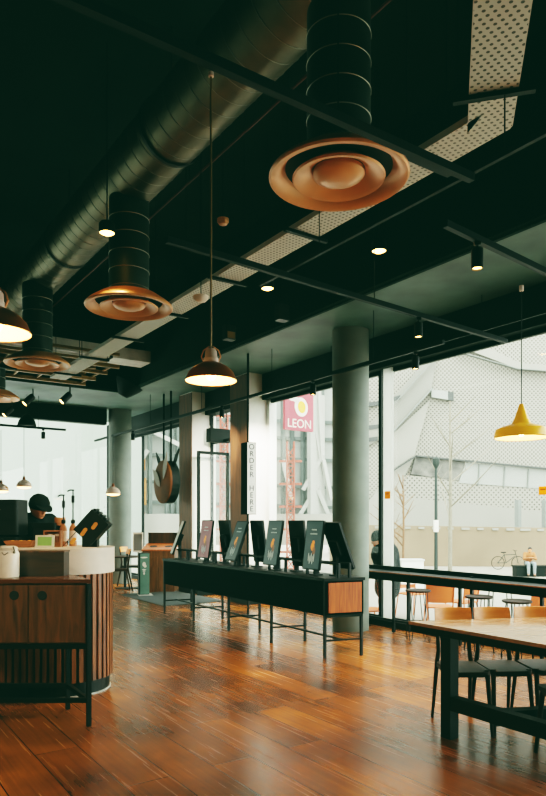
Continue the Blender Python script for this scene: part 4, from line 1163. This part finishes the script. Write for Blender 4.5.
tt0 = terr_table(); tt0.location = terr(400, 11.9); tt0['label'] = 'small white terrace table left of the orange chairs'
copy_tree(tt0, terr(500, 11.6), .3, 'small white terrace table right of the orange chairs')

# building with white steel frame (left views)
sb = thing('steel_frame_building', 'white steel and glass building across the street at left', 'building', (0, 0, -1))
def SBp(px, py, Y): v = D(px, py, Y); return Vector((v.x, v.y, v.z+1))
m = MB(); m.poly([SBp(124, 250, 34), SBp(345, 250, 34), SBp(345, 545, 34), SBp(124, 545, 34)], 1, (0,1,0)); m.build('glazed_wall', M['paleglass'], sb)
m = MB()
for px in (132, 140, 150, 167, 172, 178, 205, 222, 283, 292, 303, 309, 322): m.beam(SBp(px, 250, 33.7), SBp(px, 545, 33.7), .18, .18)
for py in (300, 340, 380, 420, 437, 458, 485, 505): m.beam(SBp(124, py-4, 33.8), SBp(345, py+3, 33.8), .12, .16)
m.build('frame_members', M['midsteel'], sb)
m = MB()
for (x0, y0, x1, y1) in ((318, 375, 322, 460), (313, 415, 321, 462), (303, 490, 323, 455), (323, 460, 331, 500), (300, 515, 318, 485), (318, 490, 331, 520), (132, 475, 148, 450), (150, 430, 180, 445), (283, 460, 292, 500)):
    m.beam(SBp(x0, y0, 33.3), SBp(x1, y1, 33.3), .16, .2)
m.beam(SBp(316, 395, 33.4), SBp(316, 530, 33.4), .3, .9)
m.build('diagonal_brace', M['whitesteel'], sb)
for i, (x0, y0, x1, y1) in enumerate(((137, 453, 145, 470), (139, 478, 146, 505))):
    m = MB(); m.poly([SBp(x0, y0, 33.5), SBp(x1, y0, 33.5), SBp(x1, y1, 33.5), SBp(x0, y1, 33.5)], .1, (0,1,0)); m.build('orange_panel', M['orangepanel'], sb)
m = MB(); m.poly([SBp(134, 512, 33.4), SBp(145, 512, 33.4), SBp(145, 535, 33.4), SBp(134, 535, 33.4)], .1, (0,1,0)); m.build('shop_display', M['shelfgoods'], sb)
m = MB(); m.poly([SBp(131, 510, 33.45), SBp(135, 510, 33.45), SBp(135, 540, 33.45), SBp(131, 540, 33.45)], .1, (0,1,0)); m.build('green_panel', M['green'], sb)
m = MB(); m.poly([SBp(124, 514, 32.8), SBp(345, 514, 32.8), SBp(345, 545, 32.8), SBp(124, 545, 32.8)], .3, (0,1,0)); m.build('street_hoarding', M['smooth'], sb)
# red hoist masts
for k, (px, top) in enumerate(((290.5, 442), (224, 415))):
    hm = thing('scaffold_mast', ('red lattice hoist mast seen below the pink sign', 'red lattice hoist mast seen between the two piers')[k], 'scaffold', ((px-CX)/F*32, 32, -1), 0, 'red lattice masts outside')
    H_ = D(px, top, 32).z+1
    m = MB(); w = .17
    for sx in (-w, w):
        for sy_ in (-w, w): m.beam((sx, sy_, 0), (sx, sy_, H_), .06, .06)
    m.build('mast_posts', M['redsteel'], hm)
    m = MB(); z = .2; s = 1
    while z < H_-.5:
        m.beam((-w*s, -w, z), (w*s, -w, z+.45), .05, .05); m.beam((-w, -w, z), (w, -w, z), .05, .05); m.beam((w*s, w, z), (-w*s, w, z+.45), .05, .05); z += .45; s = -s
    m.build('lattice', M['redsteel'], hm)
    m = MB(); z = 1
    while z < H_: m.beam((-.55, 0, z), (.55, 0, z), .08, .1); z += 1.1
    m.build('cross_ties', M['redsteel'], hm)

# projecting pink shop sign outside
ps = thing('shop_sign', 'square pink projecting shop sign outside the window', 'sign', R(10.56, 7.2, 3.36), TH)
ps.scale = (1.08, 1.08, 1.12)
MB().rbox((.62, 0, .34), (.66, .06, .68), .005).build('sign_panel', M['pink'], ps)
m = MB(); m.tube([(-.05, 0, .62), (.3, 0, .72), (.95, 0, .70)], .015, 8); m.tube([(.3,0,.72),(.3,0,.68)], .01, 6); m.tube([(.9,0,.7),(.9,0,.68)], .01, 6); m.box((-.05, 0, .62), (.03, .1, .2)); m.build('bracket', M['greysteel'], ps)
mx = Matrix.Translation(Vector((.62, -.033, .115))) @ Matrix.Rotation(PI/2, 4, 'X')
text_mesh('LEON', .215, 'sign_lettering', M['pinkwhite'], ps, mx, .002, spacing=1.0)
m = MB()
def disc2(c, rx, rz, y, a=0, n=20):
    pts = []
    for k in range(n):
        x, z = rx*math.cos(2*PI*k/n), rz*math.sin(2*PI*k/n)
        pts.append((c[0]+x*math.cos(a)-z*math.sin(a), y, c[1]+x*math.sin(a)+z*math.cos(a)))
    m.poly(pts, .003, (0, -1, 0))
disc2((.66, .42), .15, .17, -.031, .2); disc2((.42, .58), .09, .06, -.031, -.5); disc2((.52, .55), .1, .05, -.031, -.3)
m.build('sign_emblem', M['pinkwhite'], ps)
m = MB(); disc2((.67, .42), .09, .11, -.036, .2); m.build('emblem_centre', M['yellow'], ps)
for px, py, b, lab, w_ in ((387.5, 495, WB-.075, 'small amber lamp reflection built as a patch on the white window mullion', .085), (543, 490.5, WB-.03, 'amber lamp reflection built as a patch on the window glass at the right picture edge', .075)):  # pendant reflections in the glass, built as coloured patches
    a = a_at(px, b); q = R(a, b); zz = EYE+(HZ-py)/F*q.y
    st_ = thing('window_sticker', lab, 'sticker', (q.x, q.y, zz), TH+PI/2)  # flat patch standing in for a lamp reflection, no real sticker
    MB().rbox((0, 0, 0), (.11, .004, w_*1.3), .001).build('patch_face', M['ambert'], st_)
    MB().box((0, .003, w_*.2), (.07, .002, .012)).build('lettering', M['copperdark'], st_)  # dark bar across the reflection patch, no print
# bench / planter with seated person placed below

# ================================================================== PEOPLE
def skin_mesh(joints, edges, name, extra=None, voxel=.014, sub=1):
    """joints: {key:(pos, radius)}; overlapping tapered limbs fused into one continuous surface"""
    mb = MB()
    for k, (p, r) in joints.items(): mb.ball(p, r, 14)
    for a, b in edges:
        (p, r), (q, t) = joints[a], joints[b]
        if (q-p).length > 1e-4: mb.tube([p, p.lerp(q, .5), q], [r, (r+t)/2, t], 14)
    if extra is not None: mb.add(extra.v, extra.f)
    o = mb.build(name, [])
    rm = o.modifiers.new('remesh', 'REMESH'); rm.mode = 'VOXEL'; rm.voxel_size = voxel; rm.use_smooth_shade = True
    sm = o.modifiers.new('smooth', 'SMOOTH'); sm.iterations = 3; sm.factor = .5
    dg = bpy.context.evaluated_depsgraph_get(); dg.update()
    out = bpy.data.meshes.new_from_object(o.evaluated_get(dg))
    bpy.data.objects.remove(o)
    out.name = name
    for p in out.polygons: p.use_smooth = True
    return out
V = Vector
def person(label, loc, rz, J, mats, hat=None, hair='hair', scale=1.0, sleeves=True, cloth_r=1.0):
    """J: joint positions in local space, facing -y. Built as body + clothing."""
    t = thing('person', label, 'person', loc, rz)
    t.scale = (scale,)*3
    j = {k: V(v) for k, v in J.items()}
    hd = j['head']; fwd = V(J.get('look', (0,-1,-.1))).normalized(); rt_ = fwd.cross(V((0,0,1))).normalized(); up = rt_.cross(fwd).normalized()
    hm = Matrix((rt_, -fwd, up)).transposed()
    ex = MB()
    ex.ball(hd, .1, 16, (.78, .98, 1.18), hm)                               # skull
    ex.ball(hd + hm @ V((0, -.035, -.055)), .065, 12, (.85, .9, .95), hm)    # jaw
    ex.ball(hd + hm @ V((0, -.104, -.015)), .018, 8, (.7, 1, 1.5), hm)       # nose
    for s in (-1, 1): ex.ball(hd + hm @ V((s*.078, .005, -.01)), .026, 8, (.4, .8, 1.2), hm)   # ears
    jt = {}; ed = []
    def add(k, p, r, par=None):
        jt[k] = (p, r)
        if par: ed.append((par, k))
    add('pelvis', j['pelvis'], .125); add('waist', j['waist'], .115, 'pelvis'); add('chest', j['chest'], .135, 'waist')
    add('neck', j['neck'], .055, 'chest'); add('headc', hd - up*.03, .055, 'neck')
    for s in 'LR':
        add('sh'+s, j['sh'+s], .062, 'chest'); add('el'+s, j['el'+s], .043, 'sh'+s); add('wr'+s, j['wr'+s], .029, 'el'+s)
        add('hip'+s, j['hip'+s], .09, 'pelvis'); add('kn'+s, j['kn'+s], .062, 'hip'+s); add('an'+s, j['an'+s], .04, 'kn'+s)
        f = j.get('toe'+s, j['an'+s]+V((0, -.15, -.05))); add('toe'+s, f, .035, 'an'+s)
        # hand: palm and five fingers
        hdv = (j['wr'+s]-j['el'+s]).normalized(); side = hdv.cross(V((0,0,1)))
        side = side.normalized() if side.length > .1 else V((1,0,0)); nrm_ = side.cross(hdv).normalized()
        pc = j['wr'+s]+hdv*.05
        hmx = Matrix((side, hdv, nrm_)).transposed()
        ex.ball(pc, .045, 10, (.85, 1.1, .45), hmx)
        for q, (o_x, ln) in enumerate(((-.028, .068), (-.010, .078), (.010, .074), (.028, .058))):
            b0_ = pc + side*o_x + hdv*.035
            ex.tube([b0_, b0_+hdv*ln*.55-nrm_*.008, b0_+hdv*ln*.95-nrm_*.03], [.0105, .0095, .008], 8)
        sg = 1 if s == 'L' else -1
        b0_ = pc + side*.03*sg - hdv*.015
        ex.tube([b0_, b0_+side*.025*sg+hdv*.025-nrm_*.01, b0_+side*.032*sg+hdv*.055-nrm_*.02], [.013, .011, .009], 8)
    bodym = skin_mesh(jt, ed, 'body', ex, .009)
    bodym.materials.clear(); bodym.materials.append(M['skin'])
    b = bpy.data.objects.new('body', bodym); COL.objects.link(b); b.parent = t
    # eyes, mouth
    e = MB()
    for s in (-1, 1): e.ball(hd + hm @ V((s*.032, -.09, .012)), .010, 8, (1.2, .6, .8), hm)
    e.build('eye', M['hair'], b, True)
    e = MB(); e.ball(hd + hm @ V((0, -.097, -.06)), .02, 8, (1.1, .35, .28), hm); e.build('mouth', M['copperdark'], b, True)
    # top garment
    cr = cloth_r
    g = {'pelvis': (j['pelvis'], .15*cr), 'waist': (j['waist'], .15*cr), 'chest': (j['chest'], .165*cr), 'neck': (j['chest'].lerp(j['neck'], .75), .075)}
    ge = [('pelvis', 'waist'), ('waist', 'chest'), ('chest', 'neck')]
    for s in 'LR':
        g['sh'+s] = (j['sh'+s], .085*cr); g['el'+s] = (j['el'+s], .064*cr); g['wr'+s] = (j['el'+s].lerp(j['wr'+s], .88), .046*cr)
        ge += [('chest', 'sh'+s), ('sh'+s, 'el'+s), ('el'+s, 'wr'+s)]
    if J.get('hem'): g['hem'] = (V(J['hem']), .15*cr); ge.append(('pelvis', 'hem'))
    gm = skin_mesh(g, ge, 'jacket', None, .016); gm.materials.clear(); gm.materials.append(M[mats[0]])
    o = bpy.data.objects.new('jacket', gm); COL.objects.link(o); o.parent = t
    g = {'pelvis': (j['pelvis'], .14)}; ge = []
    for s in 'LR':
        g['hip'+s] = (j['hip'+s], .105); g['kn'+s] = (j['kn'+s], .08); g['an'+s] = (j['kn'+s].lerp(j['an'+s], .92), .06)
        ge += [('pelvis', 'hip'+s), ('hip'+s, 'kn'+s), ('kn'+s, 'an'+s)]
    gm = skin_mesh(g, ge, 'trousers', None, .016); gm.materials.clear(); gm.materials.append(M[mats[1]])
    o = bpy.data.objects.new('trousers', gm); COL.objects.link(o); o.parent = t
    for s in 'LR':
        f = j.get('toe'+s, j['an'+s]+V((0, -.15, -.05))); sh = MB(); d = (f-j['an'+s]); c = j['an'+s].lerp(f, .5); c.z = f.z+.0
        sh.ball(c+V((0,0,.005)), .06, 12, (.8, 2.2, .75), Matrix.Rotation(math.atan2(d.y, d.x)+PI/2, 3, 'Z')); sh.build('shoe', M['black'], t, True)
    if hat == 'cap':
        c = MB(); c.lathe([(.105, -.01), (.112, .02), (.105, .07), (.075, .115), (.03, .135), (0, .138)], hd + hm @ V((0, .006, .01)), 24, hm)
        rim = [(.088*math.cos(PI*k/12), -.075-.115*math.sin(PI*k/12)) for k in range(13)]
        c.poly([hd + hm @ V((x, y, .045+.25*(y+.075))) for x, y in rim], .008, up); c.build('cap', M['cloth'], t, True)
    elif hat == 'beanie':
        c = MB(); c.lathe([(.108, -.01), (.114, .0), (.114, .03), (.105, .07), (.08, .12), (.03, .15), (0, .152)], hd + hm @ V((0, .012, .012)), 24, hm); c.build('beanie', M['cloth'], t, True)
    hmesh = MB(); hmesh.ball(hd + hm @ V((0, .026, .024)), .110, 14, (.8, .95, 1.12), hm); hmesh.build('hair', M['hair'], t, True)
    return t
# barista behind the counter, leaning to the right with head bowed
stand = dict(pelvis=(0,.05,.95), waist=(0,.02,1.1), chest=(0,-.06,1.32), neck=(0,-.13,1.46), head=(0,-.19,1.55), look=(.05,-1,-.38),
  shL=(.19,-.06,1.40), elL=(.27,-.18,1.14), wrL=(.16,-.42,1.2), shR=(-.19,-.06,1.40), elR=(-.27,-.2,1.14), wrR=(-.14,-.44,1.22),
  hipL=(.1,.05,.9), knL=(.11,.02,.48), anL=(.11,.06,.08), hipR=(-.1,.05,.9), knR=(-.11,.02,.48), anR=(-.11,.06,.08), toeL=(.12,-.1,.035), toeR=(-.12,-.1,.035))
dk = thing('duckboard', 'low dark platform behind the service counter', 'platform', (-3.3, 7.25, 0))
for k in range(6): MB().box((0, -.34+k*.135, .155), (1.9, .11, .03)).build('board', M['chairleg'], dk)
for x in (-.9, 0, .9): MB().box((x, 0, .07), (.08, .75, .14)).build('bearer', M['chairleg'], dk)
person('person in black clothes and black cap leaning over the counter', (D(30, 540, 7.12).x, 7.12, .17), math.radians(48), stand, ('cloth', 'cloth'), 'cap', scale=1.0, cloth_r=1.15)
em = thing('espresso_machine', 'wide black espresso machine on the counter left of the person in the cap', 'coffee machine', ctop(0, 6.52))
wm = 46*6.52/F; hm_ = EYE+(HZ-499.5)/F*6.4-CT
MB().rbox((-.0, .0, hm_*.62), (wm, .3, hm_*.76), .03).build('machine_body', M['black'], em)
MB().rbox((-.0, -.02, .05), (wm, .34, .08), .02).build('drip_tray', M['header'], em)
MB().box((0, .05, hm_*.2), (wm*.9, .18, hm_*.2)).build('machine_back', M['black'], em)
for x in (-.09, .09):
    g_ = MB(); g_.lathe([(0, .0), (.032, 0), (.035, .05), (0, .05)], (x, -.1, hm_*.24-.055), 16); g_.tube([(x, -.12, hm_*.24-.03), (x+.02, -.24, hm_*.24-.045)], .012, 8); g_.build('group_head', M['header'], em, True)
MB().box((.05, -.152, hm_*.78), (.03, .004, .006)).build('indicator', M['sidegrey'], em)
for z in (.55, .9): MB().box((0, -.152, hm_*z), (wm*.94, .004, .008)).build('trim_line', M['header'], em)
# coat person outside, beside the mullion, facing left
stand2 = dict(pelvis=(0,.06,.92), waist=(0,.05,1.06), chest=(0,.0,1.26), neck=(0,-.06,1.40), head=(0,-.13,1.50), look=(0,-1,-.3),
  shL=(.2,.02,1.33), elL=(.25,-.02,1.05), wrL=(.18,-.2,.96), shR=(-.2,.02,1.33), elR=(-.25,-.02,1.05), wrR=(-.18,-.2,.96),
  hipL=(.1,.06,.88), knL=(.11,.02,.46), anL=(.11,.06,.08), hipR=(-.1,.06,.88), knR=(-.11,.0,.46), anR=(-.11,.04,.08), toeL=(.12,-.1,.035), toeR=(-.12,-.12,.035), hem=(0,.04,.7))
q = terr(385, 11.0)
person('person in a long black coat and dark hat standing outside by the white mullion', q, math.radians(-78), stand2, ('coat', 'coat'), 'beanie', scale=1.0, cloth_r=1.45)
# seated person
bn = thing('stone_bench', 'long dark bench block in the square outside', 'bench', ((532-CX)/F*30, 30, -1.0))
MB().rbox((.9, 0, .22), (3.4, .6, .44), .04).build('bench_block', M['header'], bn); MB().rbox((.9, 0, .46), (3.5, .66, .05), .03).build('bench_top', M['header'], bn)
sit = dict(pelvis=(0,.1,.12), waist=(0,.1,.26), chest=(0,.02,.46), neck=(0,-.03,.6), head=(0,-.1,.7), look=(-.2,-1,-.5),
  shL=(.18,.03,.53), elL=(.25,-.1,.3), wrL=(.08,-.3,.36), shR=(-.18,.03,.53), elR=(-.25,-.1,.3), wrR=(-.08,-.3,.36),
  hipL=(.1,.05,.1), knL=(.13,-.38,.1), anL=(.13,-.40,-.38), hipR=(-.1,.05,.1), knR=(-.13,-.38,.1), anR=(-.13,-.40,-.38), toeL=(.14,-.55,-.43), toeR=(-.14,-.55,-.43))
person('person in a tan jacket sitting on the dark bench outside', ((529-CX)/F*30, 29.95, -.51), math.radians(-8), sit, ('tan', 'denim'), None, scale=1.0)
# e-scooter handle like dark bicycle near the bench
bi = thing('bicycle', 'dark parked bicycle standing by the stone wall', 'bicycle', ((508-CX)/F*34, 34, -1.0))
for x in (-.52, .52):
    w = MB(); n = 28; w.tube([(x+.33*math.cos(2*PI*k/n), 0, .34+.33*math.sin(2*PI*k/n)) for k in range(n+1)], .018, 6)
    for k in range(8): w.tube([(x, 0, .34), (x+.32*math.cos(PI*k/4), 0, .34+.32*math.sin(PI*k/4))], .004, 4)
    w.build('wheel', M['black'], bi)
m = MB()
for a, b in (((-.52,0,.34), (-.1,0,.34)), ((-.1,0,.34), (-.22,0,.85)), ((-.52,0,.34), (-.2,0,.75)), ((-.2,0,.75), (.38,0,.78)), ((-.1,0,.34), (.36,0,.7)), ((.52,0,.34), (.36,0,.95))): m.tube([a, b], .018, 8)
m.build('frame', M['lamp'], bi)
m = MB(); m.tube([(.36,-.25,1.0), (.36,0,.95), (.36,.25,1.0)], .014, 8); m.build('handlebar', M['black'], bi)
m = MB(); m.rbox((-.23,0,.88), (.24,.12,.05), .03); m.build('saddle', M['black'], bi)

# ================================================================== CAMERA, LIGHT, LOOK
cam = bpy.data.cameras.new('camera'); co = bpy.data.objects.new('camera', cam); COL.objects.link(co)
co.location = (0, 0, EYE); co.rotation_euler = (PI/2, 0, 0)
cam.sensor_fit = 'HORIZONTAL'; cam.sensor_width = 36; cam.lens = 36*F/546
cam.shift_y = (HZ-398)/546; cam.clip_start = .05; cam.clip_end = 400
# sensor_fit HORIZONTAL: the shift is in units of the frame width
SC.camera = co
w = bpy.data.worlds.new('overcast'); SC.world = w; w.use_nodes = True
bg = w.node_tree.nodes['Background']; bg.inputs[0].default_value = (.93, 1, .95, 1); bg.inputs[1].default_value = 2.7
for k, b in enumerate((-2.4, -1.5)):  # unseen pair of fixtures added to brighten the counter
    copy_tree(sp0, R(2.72, b, 3.67), 0, ('added out-of-frame spotlight over the cabinet, farther from the pendants', 'added out-of-frame spotlight over the cabinet, nearer the pendants')[k])
ADDED_SPOTS = [R(2.72, -2.4, 3.5), R(2.72, -1.5, 3.5)]
# warm spill of the spotlights; the counter pair is added, out of frame
def spot(loc, target, e, col=(1, .72, .42), size=70):
    l = bpy.data.lights.new('track_spot', 'SPOT'); l.energy = e; l.color = col; l.spot_size = math.radians(size); l.spot_blend = .8; l.shadow_soft_size = .06
    o = bpy.data.objects.new('track_spot', l); COL.objects.link(o); o.location = loc
    o.rotation_euler = (V(target)-V(loc)).to_track_quat('-Z', 'Y').to_euler()
for p, e in ((R(3.28, 4.15, 3.5), 60), (R(a_at(418.5, 5.2), 5.2, 3.5), 50)): spot(p, (p.x, p.y, 0), e)
spot(R(9.2, 5.98, 3.45), R(10.4, 6.9, 2.3), 260, (1, .93, .8), 75)
spot(R(a_at(222, 5.98), 5.98, 3.4), R(12.6, 6.9, 2.2), 170, (1, .93, .8), 75)
for p in ADDED_SPOTS: spot(p, (-1.9, 5.9, 1.1), 75, (1, .80, .58), 46)
for px, py in ((379, 251), (107, 233), (267.5, 288.5)):
    p = P(px, py, 4.28); spot((p.x, p.y, 4.27), (p.x, p.y, 0), 90)
SC.view_settings.view_transform = 'Filmic'
SC.view_settings.look = 'High Contrast'
SC.view_settings.exposure = 1.62
SC.view_settings.use_curve_mapping = True
cmx = SC.view_settings.curve_mapping
for ch, lift, top in ((0, .0007, 1.0), (1, .0062, 1.0), (2, .0040, .97)):
    cv = cmx.curves[ch]
    cv.points[0].location = (0, lift); cv.points[1].location = (1, top)
cmx.update()
